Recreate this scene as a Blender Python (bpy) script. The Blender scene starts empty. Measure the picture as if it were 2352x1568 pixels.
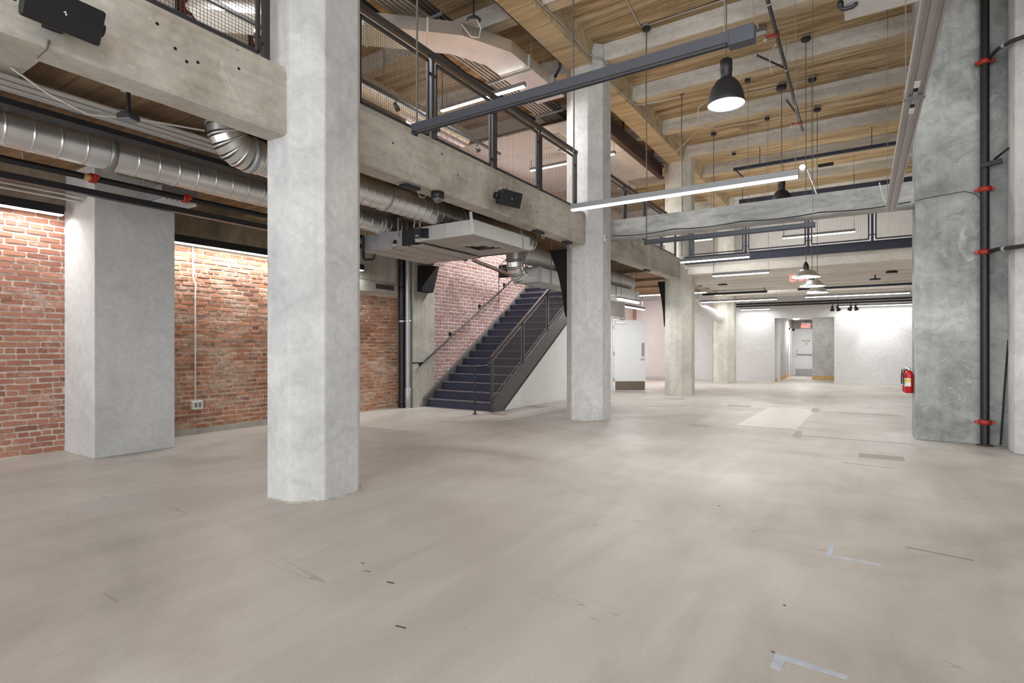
import bpy, math, random
from mathutils import Vector, Matrix

random.seed(11)
S = bpy.context.scene
COL = S.collection
rad = math.radians

# ---------------------------------------------------------------- camera, world, exposure
cam_d = bpy.data.cameras.new('camera')
cam = bpy.data.objects.new('camera', cam_d)
COL.objects.link(cam)
cam.location = (0, 0, 1.35)
cam.rotation_euler = (rad(90), 0, rad(32.6))
cam_d.sensor_width = 36.0
cam_d.lens = 36.0 * 1257.0 / 2352.0
cam_d.shift_y = 11.0 / 2352.0
cam_d.clip_end = 200
S.camera = cam

world = bpy.data.worlds.new('daylight')
S.world = world
world.use_nodes = True
bg = world.node_tree.nodes['Background']
bg.inputs[0].default_value = (0.95, 0.975, 1.0, 1)
bg.inputs[1].default_value = 3.7

S.view_settings.view_transform = 'Standard'
S.view_settings.look = 'None'
S.view_settings.exposure = 0.06
S.view_settings.gamma = 1.0
S.view_settings.use_curve_mapping = False
S.cycles.use_denoising = True
S.cycles.max_bounces = 10
S.cycles.diffuse_bounces = 6
S.cycles.sample_clamp_indirect = 6.0
S.cycles.caustics_reflective = False
S.cycles.caustics_refractive = False


def area(name, loc, size, size_y, power, direction, color=(1, 1, 1), parent=None):
    """the light of one lamp (or of the shop windows behind the camera)"""
    d = bpy.data.lights.new(name, 'AREA')
    d.shape = 'RECTANGLE'
    d.size, d.size_y = size, size_y
    d.energy = power
    d.color = color
    o = bpy.data.objects.new(name, d)
    COL.objects.link(o)
    v = Vector(direction).normalized()
    o.rotation_euler = v.to_track_quat('-Z', 'Y').to_euler()
    if parent is not None:
        o.parent = parent
        o.location = Vector(loc) - offset(parent)
    else:
        o.location = loc
    return o


# ---------------------------------------------------------------- helpers
def lin(c):
    out = []
    for x in c:
        x = x / 255.0
        out.append(x / 12.92 if x <= 0.04045 else ((x + 0.055) / 1.055) ** 2.4)
    return (out[0], out[1], out[2], 1.0)


def offset(o):
    v = Vector((0, 0, 0))
    while o is not None:
        v += o.location
        o = o.parent
    return v


class MB:
    """collects shapes in world coordinates, builds them as ONE mesh object"""

    def __init__(self):
        self.v, self.f, self.s, self.m = [], [], [], []
        self.cur = 0

    def add(self, vs, fs, smooth=False):
        b = len(self.v)
        self.v += [tuple(p) for p in vs]
        for q in fs:
            self.f.append([b + i for i in q])
            self.s.append(smooth)
            self.m.append(self.cur)
        return self

    def box(self, x0, x1, y0, y1, z0, z1):
        x0, x1 = min(x0, x1), max(x0, x1)
        y0, y1 = min(y0, y1), max(y0, y1)
        z0, z1 = min(z0, z1), max(z0, z1)
        vs = [(x, y, z) for x in (x0, x1) for y in (y0, y1) for z in (z0, z1)]
        return self.add(vs, [(0, 1, 3, 2), (4, 6, 7, 5), (0, 4, 5, 1), (2, 3, 7, 6), (0, 2, 6, 4), (1, 5, 7, 3)])

    def bar(self, p, q, w, h, up=(0, 0, 1)):
        p, q = Vector(p), Vector(q)
        d = (q - p).normalized()
        up = Vector(up)
        if abs(d.dot(up)) > 0.99:
            up = Vector((0, 1, 0))
        r = d.cross(up).normalized()
        u = r.cross(d).normalized()
        vs = []
        for c in (p, q):
            for a, b in ((-1, -1), (1, -1), (1, 1), (-1, 1)):
                vs.append(c + r * (a * w / 2) + u * (b * h / 2))
        return self.add(vs, [(3, 2, 1, 0), (4, 5, 6, 7), (0, 1, 5, 4), (1, 2, 6, 5), (2, 3, 7, 6), (3, 0, 4, 7)])

    def tube(self, pts, r, n=8, caps=True, smooth=True):
        pts = [Vector(p) for p in pts]
        rs = r if isinstance(r, (list, tuple)) else [r] * len(pts)
        t0 = (pts[1] - pts[0]).normalized()
        a = Vector((0, 0, 1)) if abs(t0.z) < 0.9 else Vector((1, 0, 0))
        u = t0.cross(a).normalized()
        vs, fs = [], []
        for i, p in enumerate(pts):
            if i == 0:
                t = pts[1] - pts[0]
            elif i == len(pts) - 1:
                t = pts[-1] - pts[-2]
            else:
                t = (pts[i] - pts[i - 1]).normalized() + (pts[i + 1] - pts[i]).normalized()
            t.normalize()
            u = (u - t * u.dot(t)).normalized()
            w = t.cross(u)
            for k in range(n):
                an = 2 * math.pi * k / n
                vs.append(p + (u * math.cos(an) + w * math.sin(an)) * rs[i])
        for i in range(len(pts) - 1):
            for k in range(n):
                k2 = (k + 1) % n
                fs.append((i * n + k, i * n + k2, (i + 1) * n + k2, (i + 1) * n + k))
        self.add(vs, fs, smooth)
        if caps:
            self.add(vs[:n], [tuple(range(n))[::-1]])
            self.add(vs[-n:], [tuple(range(n))])
        return self

    def lathe(self, prof, o=(0, 0, 0), n=24, axis=(0, 0, 1), smooth=True):
        """prof: (radius, height along axis)"""
        ax = Vector(axis).normalized()
        a = Vector((1, 0, 0)) if abs(ax.x) < 0.9 else Vector((0, 1, 0))
        u = ax.cross(a).normalized()
        w = ax.cross(u)
        o = Vector(o)
        vs, fs = [], []
        for r, h in prof:
            for k in range(n):
                an = 2 * math.pi * k / n
                vs.append(o + ax * h + (u * math.cos(an) + w * math.sin(an)) * max(r, 1e-5))
        for i in range(len(prof) - 1):
            for k in range(n):
                k2 = (k + 1) % n
                fs.append((i * n + k, i * n + k2, (i + 1) * n + k2, (i + 1) * n + k))
        return self.add(vs, fs, smooth)

    def prism(self, poly, a0, a1, axis='z'):
        """poly in the plane across the axis: z -> (x, y), x -> (y, z), y -> (x, z)"""
        n = len(poly)

        def P(p, a):
            return {'z': (p[0], p[1], a), 'x': (a, p[0], p[1]), 'y': (p[0], a, p[1])}[axis]
        vs = [P(p, a0) for p in poly] + [P(p, a1) for p in poly]
        fs = [tuple(range(n))[::-1], tuple(range(n, 2 * n))]
        fs += [(i, (i + 1) % n, n + (i + 1) % n, n + i) for i in range(n)]
        return self.add(vs, fs)

    def ball(self, c, r, n=16, m=10, lo=-90, hi=90, squash=1.0):
        prof = []
        for i in range(m + 1):
            t = rad(lo + (hi - lo) * i / m)
            prof.append((r * math.cos(t), r * math.sin(t) * squash))
        return self.lathe(prof, c, n)

    def build(self, name, mats, parent=None, bevel=0.0, origin=None):
        me = bpy.data.meshes.new(name)
        if parent is not None:
            off = offset(parent)
        elif origin is not None:
            off = Vector(origin)
        else:
            xs = [p[0] for p in self.v]
            ys = [p[1] for p in self.v]
            zs = [p[2] for p in self.v]
            off = Vector(((min(xs) + max(xs)) / 2, (min(ys) + max(ys)) / 2, min(zs)))
        me.from_pydata([(p[0] - off.x, p[1] - off.y, p[2] - off.z) for p in self.v], [], self.f)
        me.polygons.foreach_set('use_smooth', self.s)
        if not isinstance(mats, (list, tuple)):
            mats = [mats]
        for m in mats:
            me.materials.append(m)
        if len(mats) > 1:
            me.polygons.foreach_set('material_index', self.m)
        me.update()
        o = bpy.data.objects.new(name, me)
        COL.objects.link(o)
        if parent is not None:
            o.parent = parent
        else:
            o.location = off
        if bevel:
            b = o.modifiers.new('edge', 'BEVEL')
            b.width = bevel
            b.segments = 2
            b.limit_method = 'ANGLE'
        return o


def tag(o, label=None, cat=None, group=None, kind=None):
    for k, v in (('label', label), ('category', cat), ('group', group), ('kind', kind)):
        if v:
            o[k] = v
    return o


def thing(name, label, cat, loc, group=None, kind=None):
    o = bpy.data.objects.new(name, None)
    o.empty_display_size = 0.1
    COL.objects.link(o)
    o.location = loc
    return tag(o, label, cat, group, kind)


def box(x0, x1, y0, y1, z0, z1):
    return MB().box(x0, x1, y0, y1, z0, z1)


def arc(c, r, a0, a1, u, w, n=8):
    """points of an arc round c from angle a0 to a1 (degrees) in the plane u, w"""
    c, u, w = Vector(c), Vector(u), Vector(w)
    return [c + u * (r * math.cos(rad(a0 + (a1 - a0) * i / n))) + w * (r * math.sin(rad(a0 + (a1 - a0) * i / n))) for i in range(n + 1)]


# ---------------------------------------------------------------- materials
class NT:
    def __init__(self, name):
        self.mat = bpy.data.materials.new(name)
        self.mat.use_nodes = True
        self.t = self.mat.node_tree
        self.b = self.t.nodes['Principled BSDF']

    def n(self, typ, **kw):
        o = self.t.nodes.new(typ)
        for k, v in kw.items():
            if k.startswith('i_'):
                key = k[2:]
                o.inputs[int(key) if key.isdigit() else key.replace('_', ' ')].default_value = v
            else:
                setattr(o, k, v)
        return o

    def l(self, a, b):
        self.t.links.new(a, b)

    def pos(self, scale=(1, 1, 1), rot=(0, 0, 0)):
        g = self.n('ShaderNodeNewGeometry')
        m = self.n('ShaderNodeMapping')
        m.inputs['Scale'].default_value = scale
        m.inputs['Rotation'].default_value = rot
        self.l(g.outputs['Position'], m.inputs['Vector'])
        return m.outputs[0]

    def noise(self, vec, scale, detail=4, rough=0.55, dist=0.0):
        o = self.n('ShaderNodeTexNoise')
        o.inputs['Scale'].default_value = scale
        o.inputs['Detail'].default_value = detail
        o.inputs['Roughness'].default_value = rough
        o.inputs['Distortion'].default_value = dist
        self.l(vec, o.inputs['Vector'])
        return o.outputs[0]

    def ramp(self, fac, stops):
        o = self.n('ShaderNodeValToRGB')
        e = o.color_ramp.elements
        e[0].position, e[0].color = stops[0]
        e[1].position, e[1].color = stops[-1]
        for p, c in stops[1:-1]:
            x = e.new(p)
            x.color = c
        self.l(fac, o.inputs[0])
        return o.outputs[0]

    def mix(self, fac, a, b, mode='MIX'):
        o = self.n('ShaderNodeMix')
        o.data_type = 'RGBA'
        o.blend_type = mode
        for i, x in ((0, fac), (6, a), (7, b)):
            if hasattr(x, 'is_output'):
                self.l(x, o.inputs[i])
            else:
                o.inputs[i].default_value = x
        return o.outputs[2]

    def math(self, op, a, b=0.0):
        o = self.n('ShaderNodeMath', operation=op)
        for i, x in ((0, a), (1, b)):
            if hasattr(x, 'is_output'):
                self.l(x, o.inputs[i])
            else:
                o.inputs[i].default_value = x
        return o.outputs[0]

    def bump(self, h, strength=0.3, dist=0.01):
        o = self.n('ShaderNodeBump')
        o.inputs['Strength'].default_value = strength
        o.inputs['Distance'].default_value = dist
        self.l(h, o.inputs['Height'])
        self.l(o.outputs[0], self.b.inputs['Normal'])

    def col(self, c):
        if hasattr(c, 'is_output'):
            self.l(c, self.b.inputs['Base Color'])
        else:
            self.b.inputs['Base Color'].default_value = c
        return self

    def set(self, rough=None, metal=None, spec=None):
        if rough is not None:
            self.b.inputs['Roughness'].default_value = rough
        if metal is not None:
            self.b.inputs['Metallic'].default_value = metal
        if spec is not None:
            self.b.inputs['Specular IOR Level'].default_value = spec
        return self


def G(v):
    return (v, v, v, 1)


def concrete(name, dark, base, light, scale=0.9, streak=0.0, pits=0.0, rough=0.85, bump=0.25, board=False, spots=None, aniso=(1, 1, 1), mottle=0.45):
    m = NT(name)
    p = m.pos(aniso)
    n1 = m.noise(p, scale, 7, 0.62, 0.6)
    c = m.ramp(n1, [(0.30, lin(dark)), (0.5, lin(base)), (0.72, lin(light))])
    n2 = m.noise(m.pos(), 16, 5, 0.6)
    c = m.mix(0.35, c, m.ramp(n2, [(0.3, G(0.62)), (0.7, G(1.0))]), 'MULTIPLY')
    n7 = m.noise(m.pos(aniso), scale * 3.3, 6, 0.7, 1.6)
    c = m.mix(mottle, c, m.ramp(n7, [(0.36, G(0.70)), (0.5, G(0.95)), (0.62, G(1.06))]), 'MULTIPLY')
    if streak:
        n3 = m.noise(m.pos((7, 7, 0.35)), 1.5, 4)
        c = m.mix(streak, c, m.ramp(n3, [(0.35, G(0.55)), (0.65, G(1.0))]), 'MULTIPLY')
    if board:
        n4 = m.noise(m.pos((1.2, 1.2, 14)), 1.3, 3)
        c = m.mix(0.35, c, m.ramp(n4, [(0.38, G(0.62)), (0.6, G(1.0))]), 'MULTIPLY')
    if spots:
        n6 = m.noise(m.pos(), 2.3, 5, 0.7, 1.2)
        c = m.mix(m.ramp(n6, [(0.60, G(0)), (0.68, G(0.75))]), c, lin(spots))
    if pits:
        n5 = m.noise(m.pos(), 11, 2)
        c = m.mix(m.ramp(n5, [(0.73, G(0)), (0.76, G(pits))]), c, lin((70, 64, 58)))
    m.col(c).set(rough, 0, 0.3)
    m.bump(m.noise(m.pos(), 34, 6, 0.7), bump, 0.006)
    return m.mat


def plain(name, c, rough=0.5, metal=0.0, var=0.08, scale=6, spec=0.5, bump=0.0):
    m = NT(name)
    n = m.noise(m.pos(), scale, 4)
    m.col(m.mix(1.0, lin(c), m.ramp(n, [(0.3, G(1 - 2 * var)), (0.7, G(1.0))]), 'MULTIPLY'))
    m.set(rough, metal, spec)
    if bump:
        m.bump(m.noise(m.pos(), 60, 4), bump, 0.003)
    return m.mat


def emit(name, strength, c=(255, 255, 255)):
    m = NT(name)
    m.col((0.8, 0.8, 0.8, 1))
    m.b.inputs['Emission Color'].default_value = lin(c)
    m.b.inputs['Emission Strength'].default_value = strength
    return m.mat


M = {}
M['column'] = concrete('column_concrete', (186, 187, 188), (206, 207, 207), (222, 222, 220), 0.8, streak=0.16, bump=0.12)
M['column_warm'] = concrete('column_concrete_warm', (186, 184, 174), (207, 205, 195), (222, 220, 210), 0.8, streak=0.18, bump=0.12)
M['beam'] = concrete('beam_concrete', (162, 154, 142), (194, 188, 177), (218, 214, 205), 1.1, pits=0.7, bump=0.3, board=True, spots=(204, 201, 193))
M['cross_beam'] = concrete('cross_beam_concrete', (140, 143, 142), (176, 178, 177), (212, 212, 209), 1.4, mottle=0.8, bump=0.3, aniso=(0.5, 1, 2.2), spots=(200, 200, 196))
M['pier'] = concrete('pier_concrete', (132, 136, 135), (174, 178, 176), (208, 210, 207), 0.9, streak=0.2, pits=0.5, bump=0.35, spots=(200, 202, 201), mottle=0.8)
M['plaster'] = concrete('smooth_plaster', (194, 195, 195), (206, 207, 207), (216, 216, 215), 0.7, streak=0.08, bump=0.06, mottle=0.3)
M['pilaster_raw'] = concrete('raw_pilaster_concrete', (160, 156, 146), (186, 182, 172), (206, 203, 195), 1.2, streak=0.35, pits=0.4, bump=0.3)
M['band'] = concrete('wall_band_concrete', (128, 116, 96), (158, 146, 124), (186, 174, 152), 1.2, streak=0.4, bump=0.35)
M['white'] = concrete('white_wall', (224, 222, 220), (230, 229, 227), (235, 234, 232), 0.7, bump=0.05, mottle=0.1)
M['greywall'] = concrete('pale_grey_wall', (204, 203, 204), (212, 211, 212), (220, 219, 220), 0.5, bump=0.05, mottle=0.12)
M['pinkwall'] = concrete('pale_pink_wall', (222, 214, 213), (228, 221, 220), (234, 228, 227), 0.5, bump=0.05, mottle=0.1)
M['corridor'] = concrete('trowelled_grey_wall', (166, 165, 163), (186, 185, 183), (202, 201, 199), 1.6, bump=0.1)
M['vault'] = concrete('sprayed_ceiling', (224, 217, 205), (238, 233, 223), (246, 242, 234), 1.5, bump=0.6, aniso=(0.4, 1, 1), mottle=0.25)
M['rib'] = concrete('aisle_soffit_concrete', (118, 100, 78), (146, 126, 100), (170, 150, 122), 1.3, bump=0.3, aniso=(0.5, 1, 1))


def boards(name, dark, base, light, width=0.19, grain=1.0):
    """board-marked concrete, the boards lying along x"""
    m = NT(name)
    g = m.n('ShaderNodeNewGeometry')
    sp = m.n('ShaderNodeSeparateXYZ')
    m.l(g.outputs['Position'], sp.inputs[0])
    yy = m.math('DIVIDE', m.math('ADD', sp.outputs[1], sp.outputs[2]), width)
    wn = m.n('ShaderNodeTexWhiteNoise', noise_dimensions='1D')
    m.l(m.math('FLOOR', yy), wn.inputs['W'])
    fr = m.math('FRACT', yy)
    line = m.math('LESS_THAN', fr, 0.045)
    n1 = m.noise(m.pos((0.35, 3.2, 3.2)), 1.6, 8, 0.66, 0.7)
    c = m.ramp(n1, [(0.30, lin(dark)), (0.5, lin(base)), (0.70, lin(light))])
    c = m.mix(1.0, c, m.ramp(wn.outputs[0], [(0.0, G(0.88)), (1.0, G(1.05))]), 'MULTIPLY')
    n2 = m.noise(m.pos((1.0, 22, 22)), 1.4, 5, 0.7, 0.4)
    c = m.mix(0.55 * grain, c, m.ramp(n2, [(0.36, G(0.45)), (0.56, G(1.0))]), 'MULTIPLY')
    n3 = m.noise(m.pos(), 0.7, 5, 0.7, 1.0)
    c = m.mix(m.ramp(n3, [(0.62, G(0)), (0.72, G(0.5))]), c, lin((168, 160, 146)))
    c = m.mix(m.math('MULTIPLY', line, 0.45), c, lin((96, 76, 50)))
    m.col(c).set(0.85, 0, 0.25)
    m.bump(n2, 0.25, 0.006)
    return m.mat


M['slab'] = boards('ceiling_boards', (118, 94, 64), (186, 162, 126), (216, 200, 172), 0.2, 1.25)
M['joist'] = concrete('joist_limewash', (188, 184, 174), (210, 208, 202), (228, 227, 223), 2.2, bump=0.35, aniso=(0.4, 1, 1), pits=0.3)
M['joist_soffit'] = boards('joist_soffit_boards', (168, 146, 114), (200, 184, 156), (214, 202, 178), 0.12, 0.7)
M['girder'] = boards('girder_boards', (156, 134, 102), (192, 174, 142), (212, 196, 166), 0.15, 0.7)
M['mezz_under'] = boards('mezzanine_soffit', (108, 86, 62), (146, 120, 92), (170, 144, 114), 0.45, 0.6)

m = NT('floor_concrete')
n1 = m.noise(m.pos((1, 1, 1), (0, 0, 0.5)), 0.42, 7, 0.6, 0.8)
c = m.ramp(n1, [(0.30, lin((162, 155, 147))), (0.5, lin((187, 181, 174))), (0.70, lin((202, 198, 193)))])
n2 = m.noise(m.pos((2.2, 0.35, 1), (0, 0, 0.9)), 1.6, 6, 0.6, 0.5)
c = m.mix(0.55, c, m.ramp(n2, [(0.32, G(0.76)), (0.62, G(1.0))]), 'MULTIPLY')
n3 = m.noise(m.pos(), 70, 3, 0.7)
c = m.mix(0.4, c, m.ramp(n3, [(0.3, G(0.78)), (0.6, G(1.0))]), 'MULTIPLY')
n4 = m.noise(m.pos(), 28, 2)
c = m.mix(m.ramp(n4, [(0.76, G(0)), (0.785, G(0.55))]), c, lin((112, 102, 92)))
for rot, th in ((0.4, 0.0035), (1.5, 0.003), (-0.7, 0.003)):
    w = m.noise(m.pos((0.5, 4.5, 1), (0, 0, rot)), 0.8, 2, 0.4, 0.2)
    d = m.math('ABSOLUTE', m.math('SUBTRACT', w, 0.64))
    k = m.noise(m.pos(), 0.9, 2)
    mask = m.math('MULTIPLY', m.math('LESS_THAN', d, th), m.math('GREATER_THAN', k, 0.56))
    c = m.mix(m.math('MULTIPLY', mask, 0.35), c, lin((120, 108, 96)))
m.col(c).set(0.42, 0, 0.35)
rr = m.ramp(m.noise(m.pos(), 1.2, 5), [(0.3, G(0.34)), (0.7, G(0.55))])
m.l(rr, m.b.inputs['Roughness'])
m.bump(n3, 0.06, 0.003)
M['floor'] = m.mat

M['galv'] = plain('galvanised_steel', (230, 230, 229), 0.3, 0.85, 0.08, 2.5)
M['galv_dull'] = plain('dull_galvanised_steel', (176, 180, 186), 0.45, 0.6, 0.08, 3.0)
M['galv_light'] = plain('bright_sheet_steel', (222, 221, 219), 0.42, 0.3, 0.07, 2.0)
M['seam'] = plain('duct_seam', (150, 150, 148), 0.4, 0.7, 0.1)
M['black'] = plain('black_paint', (26, 26, 30), 0.45, 0.0, 0.1)
M['blacksoft'] = plain('black_plastic', (34, 32, 36), 0.55, 0.0, 0.05)
M['void'] = plain('dark_recess', (14, 13, 13), 0.9)
M['railsteel'] = plain('dark_grey_steel', (74, 70, 70), 0.45, 0.3, 0.08)
M['wire'] = plain('mesh_wire', (92, 86, 82), 0.5, 0.3, 0.05)
M['navy'] = plain('navy_painted_steel', (50, 54, 72), 0.45, 0.1, 0.08)
M['tread'] = plain('stair_tread_paint', (78, 78, 94), 0.4, 0.1, 0.12)
M['riser'] = plain('stair_riser_paint', (60, 64, 84), 0.45, 0.1, 0.1)
M['stringer'] = plain('stringer_paint', (96, 94, 94), 0.45, 0.2, 0.08)
M['nosing'] = plain('worn_nosing', (128, 116, 116), 0.5, 0.1, 0.2)
M['fixture'] = plain('dark_anodised_housing', (66, 68, 76), 0.4, 0.4, 0.05)
M['fixture_grey'] = plain('grey_housing', (132, 132, 134), 0.45, 0.3, 0.05)
M['silver'] = plain('silver_anodised', (168, 163, 160), 0.4, 0.5, 0.05)
M['conduit'] = plain('steel_conduit', (196, 195, 192), 0.35, 0.6, 0.05)
M['cable'] = plain('grey_cable', (96, 92, 88), 0.6)
M['wirecable'] = plain('suspension_wire', (120, 116, 110), 0.5, 0.3)
M['whitecable'] = plain('white_cable', (214, 211, 206), 0.5)
M['red'] = plain('red_coupling', (176, 48, 34), 0.45, 0.1, 0.15)
M['redpaint'] = plain('extinguisher_red', (186, 20, 28), 0.3, 0.0, 0.05)
M['whitepaint'] = plain('white_door_paint', (226, 228, 230), 0.45, 0.0, 0.02)
M['sheet_under'] = plain('dull_sheet_underside', (176, 170, 164), 0.6, 0.1, 0.06)
M['panelwhite'] = plain('off_white_sheet', (212, 209, 206), 0.6, 0.0, 0.04)
M['pine'] = plain('pine_baseboard', (214, 178, 118), 0.55, 0.0, 0.15, 9)
M['steelplate'] = plain('brushed_kick_plate', (170, 170, 172), 0.35, 0.7, 0.05)
M['bronzeplate'] = plain('bronze_kick_plate', (120, 108, 96), 0.4, 0.5, 0.05)
M['copper'] = plain('brown_steel_beam', (84, 66, 58), 0.6, 0.2, 0.15)
M['patch_dark'] = plain('dark_floor_patch', (158, 148, 138), 0.5, 0, 0.08, 14)
M['patch_light'] = plain('light_floor_patch', (203, 198, 190), 0.42, 0, 0.05, 4)
M['tape'] = plain('pale_blue_tape', (184, 194, 206), 0.6, 0, 0.12, 20)
M['scuff'] = plain('black_scuff', (92, 84, 76), 0.7, 0, 0.1, 30)
M['label_yellow'] = plain('yellow_label', (226, 206, 84), 0.5)
M['label_white'] = plain('white_label', (232, 232, 228), 0.5)
M['reddeco'] = plain('maroon_print', (104, 44, 50), 0.6, 0, 0.2, 4)
M['light'] = emit('lit_diffuser', 9.0, (255, 254, 250))
M['light_soft'] = emit('lit_diffuser_soft', 2.6, (255, 254, 250))
M['lens_off'] = plain('unlit_diffuser', (118, 116, 116), 0.5)
M['exit'] = emit('exit_red', 2.2, (255, 64, 48))
M['exit_face'] = plain('exit_sign_face', (226, 210, 206), 0.4)
g = NT('clear_dome')
g.col((0.9, 0.9, 0.9, 1)).set(0.05)
g.b.inputs['Transmission Weight'].default_value = 0.9
M['dome'] = g.mat


def brick_mat(name, cols, mort, smear, per_object):
    m = NT(name)
    if per_object:
        oi = m.n('ShaderNodeObjectInfo')
        rnd = oi.outputs['Random']
    else:
        at = m.n('ShaderNodeAttribute', attribute_name='tone')
        rnd = at.outputs['Fac']
    k = len(cols) - 1
    c = m.ramp(rnd, [(i / k, lin(x)) for i, x in enumerate(cols)])
    n = m.noise(m.pos(), 22, 6, 0.7)
    c = m.mix(0.6, c, m.ramp(n, [(0.3, G(0.62)), (0.65, G(1.05))]), 'MULTIPLY')
    s = m.noise(m.pos((1, 1, 1.6)), 1.5, 6, 0.75, 0.8)
    s2 = m.noise(m.pos(), 30, 4, 0.7)
    sm = m.math('ADD', m.math('MULTIPLY', s, 0.7), m.math('MULTIPLY', s2, 0.3))
    c = m.mix(m.ramp(sm, [(0.56 - smear, G(0)), (0.66 - smear * 0.6, G(0.72))]), c, lin(mort))
    m.col(c).set(0.9, 0, 0.2)
    m.bump(m.noise(m.pos(), 55, 5, 0.7), 0.5, 0.006)
    return m.mat


ORANGE = [(158, 108, 90), (176, 122, 102), (184, 134, 114), (166, 112, 96), (194, 142, 118), (146, 102, 90), (180, 126, 106)]
M['brick_a'] = brick_mat('orange_brick', ORANGE, (214, 198, 184), 0.01, True)
M['brick_a2'] = brick_mat('orange_brick_run', ORANGE, (214, 198, 184), 0.01, False)
RUST = [(158, 106, 82), (178, 122, 94), (150, 106, 88), (190, 134, 104), (134, 94, 80), (174, 126, 106), (194, 136, 102)]
M['brick_b'] = brick_mat('rust_brick', RUST, (206, 188, 172), 0.075, True)
M['brick_b2'] = brick_mat('rust_brick_run', RUST, (206, 188, 172), 0.075, False)
PURPLE = [(166, 140, 135), (176, 146, 139), (158, 134, 130), (182, 148, 139), (170, 136, 129), (162, 122, 115)]
M['brick_c'] = brick_mat('plum_brick', PURPLE, (206, 180, 174), -0.06, True)
M['brick_c2'] = brick_mat('plum_brick_run', PURPLE, (206, 180, 174), -0.06, False)
M['mortar_a'] = concrete('pale_mortar', (206, 190, 176), (222, 208, 196), (232, 222, 212), 4, bump=0.7)
M['mortar_b'] = concrete('buff_mortar', (196, 174, 152), (216, 198, 178), (228, 214, 198), 4, bump=0.8)
M['mortar_c'] = concrete('pink_mortar', (226, 206, 202), (236, 220, 217), (242, 230, 227), 4, bump=0.4)

# ================================================================ STRUCTURE
def struct(name, mb, mat, label=None, parent=None, bevel=0.0):
    o = mb.build(name, mat, parent, bevel)
    if parent is None:
        tag(o, label, None, None, 'structure')
    return o


floor = struct('floor', box(-9.2, 8, -4.2, 29.2, -0.3, 0), M['floor'], 'pale polished concrete floor with scuffs and dark patches')


def decal(name, poly, mat, h=0.0015):
    return MB().prism(poly, 0.0, h).build(name, mat, floor)


def quad(cx, cy, lx, ly, rot=0.0):
    c, s = math.cos(rot), math.sin(rot)
    return [(cx + a * lx / 2 * c - b * ly / 2 * s, cy + a * lx / 2 * s + b * ly / 2 * c) for a, b in ((-1, -1), (1, -1), (1, 1), (-1, 1))]


for x, y, a, b in ((0.195, 8.05, 0.46, 0.30), (-2.33, 9.55, 0.34, 0.34), (-6.06, 9.0, 0.36, 0.24), (-6.15, 10.6, 0.42, 0.34),
                   (-2.35, 13.2, 0.5, 0.4), (-4.05, 14.1, 0.5, 0.3)):
    decal('floor_patch', quad(x, y, a, b), M['patch_dark'])
decal('floor_patch', [(-1.82, 10.0), (-0.9, 10.0), (-0.83, 13.3), (-1.73, 13.3)], M['patch_light'], 0.001)
decal('floor_patch', quad(-0.83, 9.45, 0.10, 0.72, 0.04), M['patch_dark'])
decal('floor_patch', quad(-0.83, 13.25, 0.14, 0.8, 0.03), M['patch_dark'])
decal('saw_cut', quad(-0.15, 9.32, 1.5, 0.02, 0.02), M['scuff'], 0.001)
decal('saw_cut', quad(-0.1, 13.0, 1.6, 0.03, 0.0), M['scuff'], 0.001)
decal('saw_cut', quad(-5.35, 9.3, 0.015, 2.6, -0.04), M['scuff'], 0.001)
decal('saw_cut', quad(-4.6, 11.6, 0.02, 3.0, -0.9), M['scuff'], 0.001)
decal('tape_mark', [(-0.185, 4.36), (-0.155, 4.36), (-0.165, 4.10), (0.10, 4.085), (0.10, 4.06), (-0.195, 4.07)], M['tape'])
decal('tape_mark', [(-0.322, 2.66), (-0.05, 2.63), (-0.05, 2.60), (-0.275, 2.615), (-0.285, 2.52), (-0.325, 2.525)], M['tape'])
for x, y, a, b, r in ((-2.27, 2.26, 0.05, 0.014, 0.1), (-2.62, 2.37, 0.03, 0.01, 0.1), (-1.87, 1.93, 0.06, 0.012, 0.15), (-2.5, 2.3, 0.05, 0.006, 0.2),
                      (-0.32, 2.655, 0.04, 0.012, -0.3), (-1.02, 4.85, 0.03, 0.012, 0.5), (-0.34, 3.17, 0.012, 0.018, 0.2), (0.05, 7.4, 0.5, 0.012, -0.15),
                      (0.42, 4.5, 0.35, 0.008, -0.15)):
    decal('scuff_mark', quad(x, y, a, b, r), M['scuff'], 0.001)

# ---- upper ceiling: slab, girders, joists
ceiling = struct('ceiling', box(-9.2, 8, -4.2, 24, 6.8, 7.05), M['slab'], 'high board marked concrete ceiling with limewashed joists')
ROWS = [-2.74, 3.32, 9.38, 15.44, 21.4]
CX = -4.3
for a, b in zip([-4.2] + [r + 0.3 for r in ROWS], [r - 0.3 for r in ROWS] + [24]):
    MB().prism([(CX - 0.22, 6.4), (CX + 0.22, 6.4), (CX + 0.22, 6.66), (CX + 0.25, 6.8), (CX - 0.25, 6.8), (CX - 0.22, 6.66)], a, b, 'y').build('girder', M['girder'], ceiling)


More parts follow.
